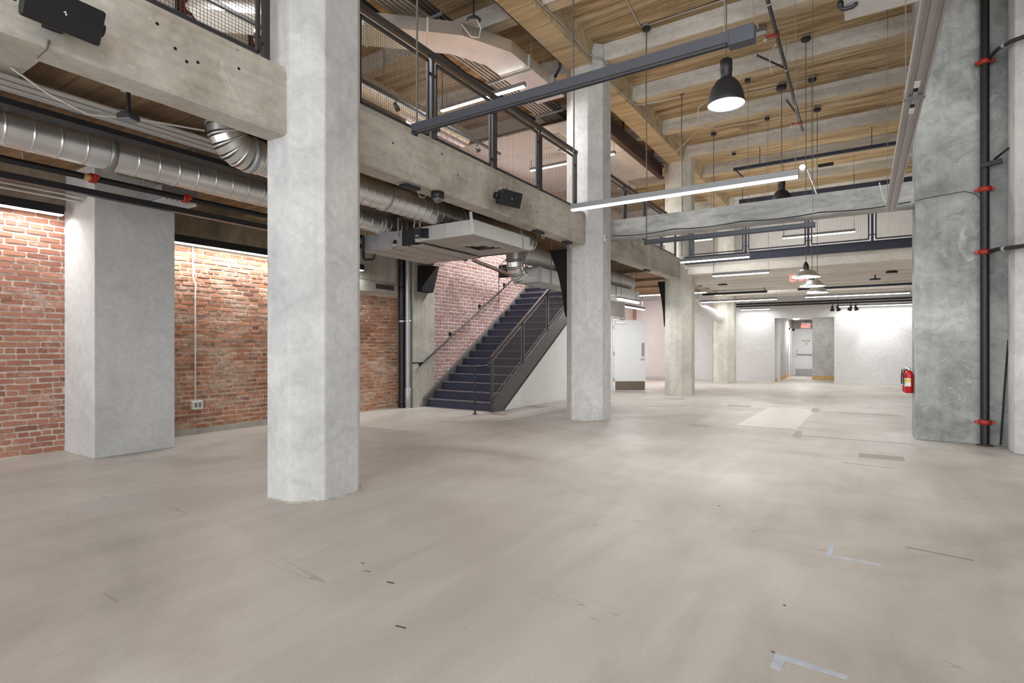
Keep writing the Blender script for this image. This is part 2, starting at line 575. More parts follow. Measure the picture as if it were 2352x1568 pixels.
def joist(y, x0, x1, w=0.23, z=6.52):
    mb = MB()
    # sides limewashed, soffit board marked
    t = 0.05
    mb.cur = 1
    mb.add([(x0, y - w / 2, z), (x1, y - w / 2, z), (x1, y + w / 2, z), (x0, y + w / 2, z)], [(3, 2, 1, 0)])
    mb.cur = 0
    for s in (-1, 1):
        a, b = y + s * w / 2, y + s * (w / 2 + t)
        mb.add([(x0, a, z), (x1, a, z), (x1, a, 6.72), (x0, a, 6.72), (x1, b, 6.8), (x0, b, 6.8)], [(0, 1, 2, 3), (3, 2, 4, 5)])
    for x in (x0, x1):
        mb.add([(x, y - w / 2, z), (x, y + w / 2, z), (x, y + w / 2, 6.72), (x, y + w / 2 + t, 6.8), (x, y - w / 2 - t, 6.8), (x, y - w / 2, 6.72)], [(0, 1, 2, 3, 4, 5)])
    return mb.build('joist', [M['joist'], M['joist_soffit']], ceiling)


JY = [-2.74, -0.7, 1.3, 3.32, 5.35, 7.35, 9.38, 11.2, 13.25, 15.3, 17.2, 19.2, 21.4]
for y in JY:
    joist(y, CX + 0.22, 8)
    joist(y, -8.7, CX - 0.22)

# ---- columns
def octagon(cx, cy, wx=0.73, wy=0.78, ch=0.204):
    a, b = wx / 2, wy / 2
    return [(cx - a, cy - b + ch), (cx - a + ch, cy - b), (cx + a - ch, cy - b), (cx + a, cy - b + ch),
            (cx + a, cy + b - ch), (cx + a - ch, cy + b), (cx - a + ch, cy + b), (cx - a, cy + b - ch)]


def ragged_foot(cx, cy, col):
    mb = MB()
    rnd = random.Random(int(cy * 100))
    o = octagon(cx, cy, 0.76, 0.81, 0.21)
    pts = []
    for i in range(8):
        p, q = o[i], o[(i + 1) % 8]
        for k in range(9):
            t = k / 9
            j = rnd.uniform(-0.008, 0.008)
            x, y = p[0] + (q[0] - p[0]) * t, p[1] + (q[1] - p[1]) * t
            d = Vector((x - cx, y - cy)).normalized()
            pts.append((x + d.x * j, y + d.y * j))
    n = len(pts)
    inner = [(cx + (x - cx) * 0.955, cy + (y - cy) * 0.955) for x, y in pts]
    mb.add([(x, y, 0.0) for x, y in pts] + [(x, y, rnd.uniform(0.008, 0.026)) for x, y in inner], [(i, (i + 1) % n, n + (i + 1) % n, n + i) for i in range(n)])
    return mb.build('mortar_foot', M['pilaster_raw'], col)


col_labels = ['concrete column behind the camera side of the room', 'nearest octagonal concrete column, large and pale grey', 'second octagonal column beside the foot of the navy stairs',
              'third octagonal column where the dark blue gallery beam ends', 'farthest octagonal column close to the pale back wall']
for i, y in enumerate(ROWS):
    c = MB().prism(octagon(CX, y), 0, 6.8).build('column', M['column_warm' if i >= 3 else 'column'], None, 0.012)
    tag(c, col_labels[i], None, None, 'structure')
    ragged_foot(CX, y, c)
c = MB().prism(octagon(1.98, 9.38), 0, 6.8).build('column', M['column'], None, 0.012)
tag(c, 'pale round edged column at the right edge beside the black riser pipe', None, None, 'structure')
c = MB().prism(octagon(1.98, 15.44), 0, 6.8).build('column', M['column'], None, 0.012)
tag(c, 'concrete column hidden behind the grey pier', None, None, 'structure')

pier = struct('column_pier', box(0.65, 2.2, 9.82, 10.42, 0, 6.8), M['pier'], 'broad blotchy grey concrete pier carrying the black riser pipe', None, 0.01)

# ---- gallery edge beams between the columns
beam_labels = ['concrete gallery beam left of the nearest column under the large speaker', 'concrete gallery beam between the first and second columns', 'concrete gallery beam between the second and third columns',
               'concrete gallery beam between the third and fourth columns']
for i, (a, b) in enumerate([(-4.2, 3.32 - 0.2), (3.32 + 0.2, 9.38 - 0.2), (9.38 + 0.2, 15.44 - 0.2), (15.44 + 0.2, 21.4 - 0.2)]):
    if i == 0:
        b = 3.12
    bm = MB().prism([(-4.43, 3.17), (-4.20, 3.17), (-4.18, 3.19), (-4.18, 3.69), (-4.20, 3.755), (-4.43, 3.755)], a, b, 'y').build('beam', M['beam'])
    tag(bm, beam_labels[i], None, None, 'structure')
    if i < 2:
        holes = [(1.9, 3.62), (2.02, 3.50), (2.10, 3.44), (2.18, 3.47), (2.5, 3.56)] if i == 0 else [(4.2, 3.5), (5.0, 3.62), (5.3, 3.45), (6.4, 3.55), (7.05, 3.45), (7.25, 3.4), (8.0, 3.5)]
        for y, z in holes:
            MB().lathe([(0.014, 0), (0.010, 0.003), (0.0, 0.003)], (-4.181, y, z), 8, (1, 0, 0)).build('tie_hole', M['void'], bm)
cb = struct('beam_cross', MB().prism([(9.86, 3.42), (9.9, 3.405), (10.16, 3.405), (10.2, 3.42), (10.2, 3.755), (9.86, 3.755)], -4.35, 0.66, 'x'), M['cross_beam'],
            'mottled grey cross beam spanning from second column to the pier')
# thin cable tacked along the foot of the cross beam
pts = []
for k in range(41):
    x = -4.0 + 4.6 * k / 40
    pts.append((x, 9.847, 3.455 - 0.03 * math.sin(math.pi * (k % 10) / 10)))
tag(MB().tube(pts, 0.008, 6).build('cable', M['black']), 'thin black cable tacked along the bottom of the cross beam', 'cable')

# ---- gallery floor (over the aisle), with the stair opening
mezz = struct('floor_gallery', MB().box(-8.9, -4.42, -4.2, 9.72, 3.55, 3.75).box(-6.3, -4.42, 9.72, 15.3, 3.55, 3.75).box(-8.9, -4.42, 15.3, 22.9, 3.55, 3.75), M['mezz_under'],
              'raised gallery floor slab above the aisle')
for y, w in ((-2.74, .5), (-0.9, .36), (3.32, 0.5), (5.35, 0.36), (7.35, 0.36), (9.2, 0.4)):
    MB().prism([(y - w / 2, 3.47), (y + w / 2, 3.47), (y + w / 2 + 0.03, 3.56), (y - w / 2 - 0.03, 3.56)], -8.6, -4.43, 'x').build('rib', M['rib'], mezz)
MB().box(-8.6, -4.43, 0.45, 1.5, 3.42, 3.56).build('rib', M['beam'], mezz)
for y, w in ((11.3, 0.3), (13.2, 0.3), (15.3, 0.4), (17.4, .3), (19.5, .3)):
    MB().box(-6.2 if y < 15 else -8.6, -4.43, y - w / 2, y + w / 2, 3.46, 3.56).build('rib', M['rib'], mezz)
MB().box(-6.36, -6.3, 9.66, 15.3, 3.3, 3.78).box(-8.35, -6.3, 9.66, 9.72, 3.3, 3.78).build('opening_trim', M['copper'], mezz)

# rear gallery across the room
rear = struct('floor_rear_gallery', box(-4.42, 8, 15.12, 24, 3.45, 3.75), M['vault'], 'rear gallery slab with sprayed corrugated soffit')
fas = MB().box(-4.05, 0.0 + 8, 15.02, 15.12, 3.565, 3.75).box(-4.05, 8, 14.99, 15.12, 3.745, 3.765).build('fascia_beam', M['navy'], rear)
MB().prism([(15.13, 3.30), (15.4, 3.28), (15.5, 3.46), (15.13, 3.57)], -4.0, 8, 'x').build('rib', M['vault'], rear)
for i, y in enumerate((15.95, 16.75, 17.6, 18.6, 19.7, 21.0, 22.2)):
    n = 7
    poly = [(y - 0.34, 3.46)] + [(y + 0.27 * math.cos(rad(180 - 180 * k / n)), 3.42 - 0.24 * math.sin(rad(180 * k / n))) for k in range(n + 1)] + [(y + 0.34, 3.46)]
    MB().prism(poly[::-1], -4.2, 8, 'x').build('rib', M['vault'], rear)

# ---- left wall: brick bays, concrete bands, pilasters
def unit_brick(seed, inset):
    """one rough brick: back at x = 0, face at x = 1; y and z from 0 to 1"""
    r = random.Random(seed)
    out = []
    for (y, z) in ((0.03, 0), (0.5, 0), (0.97, 0), (1, 0.2), (1, 0.8), (0.97, 1), (0.5, 1), (0.03, 1), (0, 0.8), (0, 0.2)):
        out.append((y + r.uniform(-0.012, 0.012), z + r.uniform(-0.07, 0.07)))
    n = len(out)
    fr = [(0.5 + (y - 0.5) * (1 - inset[0]), 0.5 + (z - 0.5) * (1 - inset[1])) for y, z in out]
    vs = [(0.0, y, z) for y, z in out] + [(0.72, y, z) for y, z in out] + [(1.0 + r.uniform(-0.12, 0.06), y, z) for y, z in fr]
    fs = [(i, (i + 1) % n, n + (i + 1) % n, n + i) for i in range(n)] + [(n + i, n + (i + 1) % n, 2 * n + (i + 1) % n, 2 * n + i) for i in range(n)]
    fs.append(tuple(range(2 * n, 3 * n)))
    return vs, fs


def brickwork(wall, X, y0, y1, z0, z1, mats, seed, course, length, joint, see, head=7, rough=1.0, proud=0.012):
    """bricks laid on the face X of a wall (facing +x); the 300 that show largest are objects, the rest one mesh"""
    r = random.Random(seed)
    units = [unit_brick(seed * 31 + k, (0.05, 0.14)) for k in range(6)]
    meshes = []
    for vs, fs in units:
        me = bpy.data.meshes.new('brick')
        me.from_pydata(vs, [], fs)
        me.materials.append(M[mats[0]])
        meshes.append(me)
    lay = []
    n = int((z1 - z0) / course)
    for i in range(n):
        zb = z0 + i * course
        hd = head and i % head == head // 2
        L = length / 2 if hd else length
        y = y0 - (0 if i % 2 else L / 2) - r.uniform(0, 0.02) * rough
        while y < y1:
            ln = L + r.uniform(-0.012, 0.012) * rough
            a, b = max(y, y0), min(y + ln - joint, y1)
            if b - a > 0.03:
                lay.append((a, b - a, zb + joint * 0.5 + r.uniform(-0.004, 0.004) * rough, course - joint + r.uniform(-0.004, 0.003) * rough,
                            proud + r.uniform(-0.006, 0.006) * rough, r.randrange(6), rad(r.uniform(-1.0, 1.0)) * rough))
            y += ln
    lay.sort(key=lambda q: (0 if see[0] - q[1] < q[0] < see[1] and see[2] < q[2] < see[3] else 1, (X * X + (q[0] + q[1] / 2) ** 2)))
    off = offset(wall)
    for a, w, z, h, d, k, rot in lay[:300]:
        o = bpy.data.objects.new('brick', meshes[k])
        COL.objects.link(o)
        o.parent = wall
        o.location = (X - off.x, a - off.y, z - off.z)
        o.scale = (d, w, h)
        o.rotation_euler = (rot, 0, 0)
    rest = lay[300:]
    if rest:
        vs, fs, tone = [], [], []
        for a, w, z, h, d, k, rot in rest:
            b = len(vs)
            uv, uf = units[k]
            vs += [(X + p[0] * d - off.x, a + p[1] * w - off.y, z + p[2] * h + math.tan(rot) * p[1] * w - off.z) for p in uv]
            fs += [[b + j for j in q] for q in uf]
            tone += [r.random()] * len(uv)
        me = bpy.data.meshes.new('brickwork')
        me.from_pydata(vs, [], fs)
        at = me.attributes.new('tone', 'FLOAT', 'POINT')
        at.data.foreach_set('value', tone)
        me.materials.append(M[mats[1]])
        o = bpy.data.objects.new('brickwork', me)
        COL.objects.link(o)
        o.parent = wall
        o['kind'] = 'stuff'


w1 = struct('wall_left', box(-9.2, -8.65, -4.2, 3.2, 0, 6.9), M['mortar_a'], 'orange brick bay with pale mortar left of the plastered pilaster')
brickwork(w1, -8.65, 0.9, 2.85, 0.01, 3.08, ('brick_a', 'brick_a2'), 3, 0.0735, 0.225, 0.0195, (2.05, 2.85, 0, 3.1), 7, 1.0)
MB().box(-8.66, -8.6, -4.2, 2.83, 3.08, 3.56).build('concrete_band', M['band'], w1)
w2 = struct('wall_left.001', box(-9.2, -8.65, 3.2, 6.6, 0, 6.9), M['mortar_b'], 'weathered brick bay between the pilaster and the nearest column')
brickwork(w2, -8.65, 3.74, 6.6, 0.09, 2.88, ('brick_b', 'brick_b2'), 5, 0.0725, 0.215, 0.018, (4.15, 5.75, 0, 2.9), 6, 1.3, 0.012)
MB().box(-8.66, -8.6, 3.74, 6.6, 2.88, 3.56).build('concrete_band', M['band'], w2)
MB().box(-8.66, -8.61, 3.74, 6.6, 0.0, 0.09).build('mortar_footing', M['pilaster_raw'], w2)
w3 = struct('wall_left.002', box(-9.2, -8.65, 6.6, 9.1, 0, 6.9), M['mortar_b'], 'weathered brick bay between the nearest column and black drain pipe')
brickwork(w3, -8.65, 6.6, 8.82, 0.02, 2.48, ('brick_b', 'brick_b2'), 8, 0.0725, 0.215, 0.017, (7.6, 8.9, 0, 2.5), 6, 1.3, 0.012)
MB().prism([(-8.66, 2.48), (-8.56, 2.48), (-8.56, 2.66), (-8.62, 2.72), (-8.60, 2.74), (-8.60, 3.56), (-8.66, 3.56)], 6.6, 8.74, 'y').build('concrete_band', M['pilaster_raw'], w3)
MB().box(-8.575, -8.552, 8.1, 8.62, 2.56, 2.66).build('rust_stain', M['copper'], w3)
pl1 = struct('column_pilaster', box(-8.65, -7.75, 2.83, 3.74, 0, 3.56), M['plaster'], 'wide smooth plastered pilaster between two brick bays', None, 0.006)
pl2 = struct('column_pilaster.001', box(-8.65, -8.3, 8.97, 9.66, 0, 3.56), M['pilaster_raw'], 'stained concrete pilaster beside the stairs and drain pipes', None, 0.008)
struct('wall_gallery_left.001', box(-8.9, -8.6, 6.2, 9.0, 3.75, 6.8), M['band'], 'brown concrete upper wall of the gallery behind the first mesh railing')
up = struct('wall_gallery_left', box(-8.9, -8.6, -4.2, 6.2, 3.75, 6.8), M['white'], 'white upper wall of the gallery above the left aisle')
sw = struct('wall_stair', box(-9.2, -8.36, 9.66, 22.85, 0, 6.9), M['mortar_c'], 'plum brick wall with pink mortar beside the stairs')
brickwork(sw, -8.36, 9.67, 15.2, 0.03, 4.3, ('brick_c', 'brick_c2'), 12, 0.0865, 0.235, 0.023, (9.6, 14.0, 0.1, 3.4), 6, 0.5, 0.009)

# ---- back wall with the opening, and the corridor beyond
YB = 22.85
bw = struct('wall_back', MB().box(-9.2, -2.79, YB, YB + 0.2, 0, 3.5).box(-0.843, 8, YB, YB + 0.2, 0, 3.5).box(-2.79, -0.843, YB, YB + 0.2, 2.41, 3.5), M['greywall'],
            'pale grey back wall with a doorway to the corridor')
ub = struct('wall_back_gallery', box(-9.2, 8, 22.9, 23.1, 3.75, 6.8), M['white'], 'white rear wall of the upper gallery')
pk = struct('wall_back_left', box(-8.2, -5.95, YB - 0.03, YB, 0, 3.3), M['pinkwall'], 'faintly pink plaster wall at far left back')
struct('trim_1', box(-5.0, -4.85, YB - 0.25, YB, 0, 2.6), M['corridor'], 'dark grey wall corner beside the farthest column')
bb = struct('baseboard_back', MB().box(-8.2, -2.79, YB - 0.045, YB - 0.03, 0, 0.09).box(-0.843, 8, YB - 0.015, YB, 0, 0.09), M['greywall'], 'low pale baseboard along the back wall')
bp = struct('wall_back_brick', box(-8.7, -8.2, YB - 0.04, YB, 0, 3.3), M['mortar_a'], 'narrow red brick strip above the open white door')
for i in range(14):
    for k in range(-1, 3):
        x0 = max(-8.69, -8.69 + (k + 0.5 * (i % 2)) * 0.215)
        x1 = min(-8.21, -8.69 + (k + 1 + 0.5 * (i % 2)) * 0.215 - 0.012)
        if x1 - x0 > 0.03:
            MB().box(x0, x1, YB - 0.05, YB - 0.035, 1.95 + i * 0.0735, 1.95 + i * 0.0735 + 0.06).build('brick', M['brick_a'], bp)
cl = struct('wall_corridor_left', box(-3.0, -2.74, YB + 0.2, 29, 0, 2.6), M['corridor'], 'grey left wall of the rear corridor')
ce = struct('wall_corridor_end', box(-3.0, -0.3, 28.8, 29.0, 0, 2.6), M['corridor'], 'grey end wall of the rear corridor')
cr = struct('wall_corridor_right', MB().box(-1.7, -0.5, 25.3, 25.5, 0, 2.6).box(-1.7, -1.6, 25.5, 28.8, 0, 2.6).box(-0.6, -0.5, YB + 0.2, 25.3, 0, 2.6), M['corridor'], 'blotchy grey trowelled panel right of the rear exit door')
struct('ceiling_corridor', box(-3.0, -0.5, YB + 0.2, 29, 2.55, 2.65), M['greywall'], 'low ceiling of the rear corridor')
struct('baseboard_right', box(-1.71, -0.6, 25.27, 25.3, 0, 0.16), M['pine'], 'pine baseboard under the blotchy grey panel')
struct('baseboard_left', MB().box(-2.74, -2.72, YB + 0.18, 27.0, 0, 0.15).box(-2.76, -2.72, YB + 0.16, YB + 0.2, 0, 0.15), M['pine'], 'pine baseboard along the left corridor wall')
struct('baseboard_end', box(-2.74, -2.66, 28.77, 28.8, 0, 0.15), M['pine'], 'short pine baseboard beside the rear exit door')
struct('trim_2', MB().box(-2.79, -2.63, YB + 0.19, YB + 0.3, 0, 2.41), M['greywall'], 'pale return at the left of the corridor doorway')

# right side of the room (out of the picture) and the wall under the stairs
struct('wall_right', box(7.8, 8, -4.2, 24, 0, 6.8), M['white'], 'white right wall')
us = struct('wall_under_stair', MB().prism([(9.70, 0), (15.42, 0), (15.42, 3.5), (15.02, 3.5)], -6.45, -6.39, 'x'), M['white'], 'white triangular wall under the navy stairs')
struct('wall_aisle', MB().box(-6.46, -6.36, 16.45, 16.62, 0, 3.5).box(-6.46, -6.38, 15.5, 16.45, 2.2, 3.5), M['white'], 'white wall end beside the open door')

# ---------------------------------------------------------------- daylight of the shop windows behind the camera is the world itself

# ================================================================ THINGS
_c, _s = math.cos(rad(32.6)), math.sin(rad(32.6))


def at(u, v, X=None, Y=None, Z=None):
    """the point of the plane X, Y or Z = const that was measured at (u, v) in the survey photograph"""
    k, m_ = (u - 1176) / 1257.0, (795 - v) / 1257.0
    dx, dy = k * _c - _s, k * _s + _c
    t = X / dx if X is not None else (Y / dy if Y is not None else (Z - 1.35) / m_)
    return Vector((t * dx, t * dy, 1.35 + t * m_))


def ceil_z(y):
    return 6.52 if any(abs(y - j) < 0.13 for j in JY) else 6.8


# ---------------------------------------------------------------- suspended linear lamps (along x)
def linear_lamp(label, x0, x1, y, z, lit, group, aim=(0, 0, -1), name='linear_pendant', power=0, cables=(True, True), top=None, endcap=False, w=0.07, h=0.085, canopy=(True, False), up=0):
    t = thing(name, label, 'lamp', ((x0 + x1) / 2, y, z), group)
    body = M['fixture_grey'] if lit else M['fixture']
    MB().prism([(y - w / 2, z - h + 0.02), (y - w / 2, z), (y + w / 2, z), (y + w / 2, z - h + 0.02), (y + w / 2 - 0.012, z - h + 0.02), (y + w / 2 - 0.012, z - 0.02),
                (y - w / 2 + 0.012, z - 0.02), (y - w / 2 + 0.012, z - h + 0.02)], x0 + 0.004, x1 - 0.004, 'x').build('housing', body, t)
    if lit:
        MB().prism([(y - w / 2 + 0.002, z - h), (y - w / 2 + 0.002, z - h * 0.42), (y + w / 2 - 0.002, z - h * 0.42), (y + w / 2 - 0.002, z - h)], x0 + 0.006, x1 - 0.006, 'x').build('diffuser', M['light'], t, 0.008)
    else:
        MB().box(x0 + 0.02, x1 - 0.02, y - w / 2 + 0.014, y + w / 2 - 0.014, z - h + 0.03, z - h + 0.036).build('diffuser', M['lens_off'], t)
        MB().box(x0 + 0.01, x1 - 0.01, y - w / 2 - 0.004, y - w / 2 + 0.006, z - h - 0.001, z - h + 0.005).build('lip', M['fixture'], t)
    for x in (x0, x1 - 0.006):
        MB().box(x, x + 0.006, y - w / 2 - 0.001, y + w / 2 + 0.001, z - h, z + 0.001).build('end_cap', body, t)
    if endcap:
        MB().box(x1, x1 + 0.14, y - w / 2 - 0.005, y + w / 2 + 0.005, z - h - 0.003, z + 0.005).build('driver_box', M['fixture'], t, 0.003)
    tz = top if top is not None else ceil_z(y)
    for i, x in enumerate((x0 + 0.03, x1 - 0.03)):
        if not cables[i]:
            continue
        thick = i == 0
        zt = tz - (0.1 if canopy[i] else 0)
        pts = [(x, y, z), (x + 0.004, y, z + (zt - z) * 0.35), (x - 0.006, y, z + (zt - z) * 0.7), (x, y, zt)]
        MB().tube(pts, 0.009 if thick else 0.004, 6).build('suspension_cable', M['cable'] if thick else M['wirecable'], t)
        if canopy[i]:
            c = MB().lathe([(0.0, -0.10), (0.055, -0.10), (0.068, -0.085), (0.068, -0.05), (0.03, -0.045)], (x, y, tz), 16).build('ceiling_canopy', M['blacksoft'], t)
            MB().box(x - 0.05, x + 0.05, y - 0.05, y + 0.05, tz - 0.05, tz).build('junction_box', M['galv_dull'], c)
    if lit and up:
        area('lamp_light', ((x0 + x1) / 2, y, z + 0.01), x1 - x0, w * 0.6, up, (0, 0, 1), (1, 0.99, 0.97), t)
    if lit and power:
        area('lamp_light', ((x0 + x1) / 2, y, z - h - 0.01), x1 - x0, w, power, aim, (1, 0.995, 0.985), t)
    return t


GL = 'suspended linear lamps over the main floor'
linear_lamp('nearest suspended linear lamp, unlit dark grey bar with end box', -3.16, -0.66, 3.42, 3.2, False, GL, endcap=True)
linear_lamp('long glowing linear lamp hung in front of the third column', -3.2, -0.56, 6.45, 3.2, True, GL, power=55)
linear_lamp('unlit navy linear lamp just under the grey cross beam', -3.11, -0.57, 9.05, 3.15, False, GL, top=6.8)
linear_lamp('short lit linear lamp in front of the dark blue gallery edge', -3.25, -1.88, 11.72, 3.2, True, GL, power=28, up=6)
linear_lamp('short lit linear lamp hung below the dark blue gallery edge', -3.2, -1.88, 14.46, 3.2, True, GL, power=28, up=6)

GR = 'linear lamps under the rear gallery'
linear_lamp('long lit linear lamp under rear gallery crossing before farthest column', -5.0, -2.4, 20.3, 3.0, True, GR, up=14, power=45, top=3.4, canopy=(False, False))
linear_lamp('long lit linear lamp under rear gallery nearest the grey pier', -1.55, 1.2, 20.0, 3.0, True, GR, up=14, power=40, top=3.4, canopy=(False, False))
linear_lamp('short black lamp washing the back wall left of the corridor doorway', -3.94, -2.9, 22.45, 2.8, True, GR, power=14, top=3.45, canopy=(False, False), h=0.07)
linear_lamp('long lamp washing the back wall right of the corridor doorway', -0.75, 1.9, 22.45, 2.8, True, GR, power=32, top=3.45, canopy=(False, False), h=0.07)

GU = 'lit linear lamps above the gallery'
linear_lamp('bright linear lamp above the gallery behind the first mesh railing', -6.85, -4.95, 8.17, 5.96, True, GU, power=120, canopy=(False, False), cables=(True, False))
linear_lamp('lit linear lamp above the gallery passing behind the second column', -7.3, -4.95, 12.3, 6.0, True, GU, power=520, top=6.197, canopy=(False, False))
linear_lamp('bright linear lamp high above the gallery beside nearest column top', -7.4, -5.0, 3.95, 6.3, True, GU, power=200, canopy=(False, False))
linear_lamp('lit linear lamp above the rear gallery seen through its mesh', -1.93, -0.15, 17.5, 4.53, True, GU, aim=(0, 1, -0.7), power=190, top=6.8, canopy=(False, False), w=0.06)
linear_lamp('lit linear lamp above the rear gallery left of farthest column', -5.4, -3.87, 17.5, 4.72, True, GU, aim=(0, 1, -0.7), power=140, top=6.8, canopy=(False, False), w=0.06)


# wall washing lamps (along y) on the brick bays
def wall_lamp(label, X, y0, y1, z, power, group='wall washing lamps over the brick'):
    t = thing('wall_lamp_rail', label, 'lamp', (X, (y0 + y1) / 2, z), group)
    MB().box(X - 0.05, X + 0.05, y0, y1, z, z + 0.11).build('housing', M['black'], t, 0.004)
    MB().box(X - 0.042, X + 0.042, y0 + 0.01, y1 - 0.01, z - 0.012, z - 0.0005).build('diffuser', M['light'], t)
    for y in (y0 + 0.25, y1 - 0.25):
        MB().box(X - 0.25, X - 0.04, y - 0.015, y + 0.015, z + 0.05, z + 0.07).build('mount_arm', M['black'], t)
    area('lamp_light', (X, (y0 + y1) / 2, z - 0.02), y1 - y0 - 0.05, 0.08, power, (-0.12, 0, -1), (1, 0.985, 0.96), t)


wall_lamp('black wall washing lamp over brick left of the plastered pilaster', -8.4, 0.3, 2.735, 2.985, 26)
wall_lamp('black wall washing lamp over brick right of the plastered pilaster', -8.4, 3.8, 5.7, 2.865, 28)
wall_lamp('black wall washing lamp ending behind the nearest column', -8.4, 5.74, 7.6, 2.865, 28)


# ---------------------------------------------------------------- pendants
def bell_pendant(label, x, y, z_rim):
    t = thing('bell_pendant', label, 'lamp', (x, y, z_rim), 'large bell shaped pendants')
    R = 0.215
    prof = [(R, 0.0), (R + 0.004, 0.004), (0.209, 0.06), (0.196, 0.13), (0.173, 0.20), (0.142, 0.255), (0.11, 0.295), (0.078, 0.315), (0.07, 0.325)]
    MB().lathe(prof + [(0.0, 0.326)], (x, y, z_rim), 40).build('shade', M['blacksoft'], t)
    MB().lathe([(0.0, 0.04), (0.12, 0.02), (R - 0.012, 0.006), (R - 0.004, 0.02), (0.185, 0.13), (0.13, 0.25)], (x, y, z_rim), 40).build('diffuser', M['light'], t)
    MB().lathe([(0.066, 0.318), (0.068, 0.40), (0.072, 0.405), (0.072, 0.54), (0.062, 0.552), (0.0, 0.552)], (x, y, z_rim), 28).build('ballast_can', M['black'], t)
    zt = ceil_z(y)
    MB().tube([(x, y, z_rim + 0.55), (x + 0.004, y, z_rim + 1.2), (x, y, zt - 0.11)], 0.008, 6).build('cord', M['cable'], t)
    c = MB().lathe([(0.0, -0.12), (0.09, -0.12), (0.10, -0.11), (0.10, -0.05), (0.05, -0.045)], (x, y, zt), 20).build('ceiling_canopy', M['blacksoft'], t)
    MB().box(x - 0.05, x + 0.05, y - 0.05, y + 0.05, zt - 0.05, zt).build('junction_box', M['galv_dull'], c)
    sp = bpy.data.lights.new('lamp_light', 'SPOT')
    sp.energy, sp.spot_size, sp.spot_blend, sp.shadow_soft_size = 70, rad(140), 0.8, 0.12
    o = bpy.data.objects.new('lamp_light', sp)
    COL.objects.link(o)
    o.parent = t
    o.location = (0, 0, -0.02)


bell_pendant('large dark bell pendant, brightly lit, above the long glowing lamp', -1.4, 7.05, 4.30)
bell_pendant('dark bell pendant half hidden behind the grey cross beam', -1.41, 12.6, 4.27)


def barn_pendant(label, x, y, z_rim):
    t = thing('barn_pendant', label, 'lamp', (x, y, z_rim), 'three shallow metal barn pendants')
    MB().lathe([(0.225, 0.0), (0.23, 0.004), (0.215, 0.03), (0.17, 0.062), (0.145, 0.10), (0.105, 0.125), (0.04, 0.135), (0.0, 0.136)], (x, y, z_rim), 32).build('shade', M['galv'], t)
    MB().lathe([(0.0, 0.012), (0.19, 0.006), (0.22, 0.006)], (x, y, z_rim), 32).build('diffuser', M['light'], t)
    MB().lathe([(0.045, 0.128), (0.048, 0.17), (0.045, 0.22), (0.03, 0.24), (0.018, 0.27), (0.0, 0.272)], (x, y, z_rim), 16).build('socket', M['black'], t)
    zt = ceil_z(y)
    MB().tube([(x, y, z_rim + 0.265), (x, y, zt - 0.10)], 0.007, 6).build('cord', M['cable'], t)
    c = MB().lathe([(0.0, -0.115), (0.025, -0.112), (0.07, -0.09), (0.08, -0.075), (0.08, -0.05), (0.05, -0.045)], (x, y, zt), 20).build('ceiling_canopy', M['blacksoft'], t)
    MB().box(x - 0.055, x + 0.055, y - 0.055, y + 0.055, zt - 0.05, zt).build('junction_box', M['galv_dull'], c)
    sp = bpy.data.lights.new('lamp_light', 'SPOT')
    sp.energy, sp.spot_size, sp.spot_blend, sp.shadow_soft_size = 25, rad(140), 0.6, 0.12
    o = bpy.data.objects.new('lamp_light', sp)
    COL.objects.link(o)
    o.parent = t
    o.location = (0, 0, -0.02)


barn_pendant('front barn pendant, highest of the row of three', -0.83, 10.87, 2.56)
barn_pendant('middle barn pendant of the row of three', -0.85, 12.6, 2.56)
barn_pendant('rearmost barn pendant, lowest in the row of three', -0.86, 14.26, 2.57)


# ---------------------------------------------------------------- ducts
def spiral(name_, pts, r, mat, parent, pitch=0.13, seam=0.0035):
    """a spiral wound duct: one round body with raised lock seams"""
    a, b = Vector(pts[0]), Vector(pts[-1])
    d = (b - a).normalized()
    n = max(1, int((b - a).length / pitch))
    P, R = [a], [r]
    for i in range(1, n):
        c = a + (b - a) * (i / n)
        for s_, q in ((-0.02, 0), (-0.006, 0), (-0.004, seam), (0.004, seam), (0.006, 0), (0.02, 0)):
            P.append(c + d * s_)
            R.append(r + q)
    P.append(b)
    R.append(r)
    return MB().tube(P, R, 32).build(name_, mat, parent)


def band(p, d, r, w, parent, name_='band', mat=None):
    d = Vector(d).normalized()
    p = Vector(p)
    return MB().lathe([(r, -w / 2), (r + 0.012, -w / 2 + 0.004), (r + 0.012, w / 2 - 0.004), (r, w / 2)], p, 28, d).build(name_, mat or M['galv_dull'], parent)


def elbow(name_, c, R, r, a0, a1, u, w, mat, parent, n=5):
    """gored elbow: n short straight pieces, a raised edge between them"""
    pts = arc(c, R, a0, a1, u, w, n)
    mb = MB()
    for i in range(n):
        mb.tube([pts[i], pts[i + 1]], r, 32, False)
    o = mb.build(name_, mat, parent)
    sm = MB()
    for i in range(1, n):
        sm.lathe([(r - 0.004, -0.012), (r + 0.006, -0.006), (r + 0.006, 0.006), (r - 0.004, 0.012)], pts[i], 32, pts[i + 1] - pts[i - 1])
    sm.build('gore_edges', M['galv'], parent)
    return o


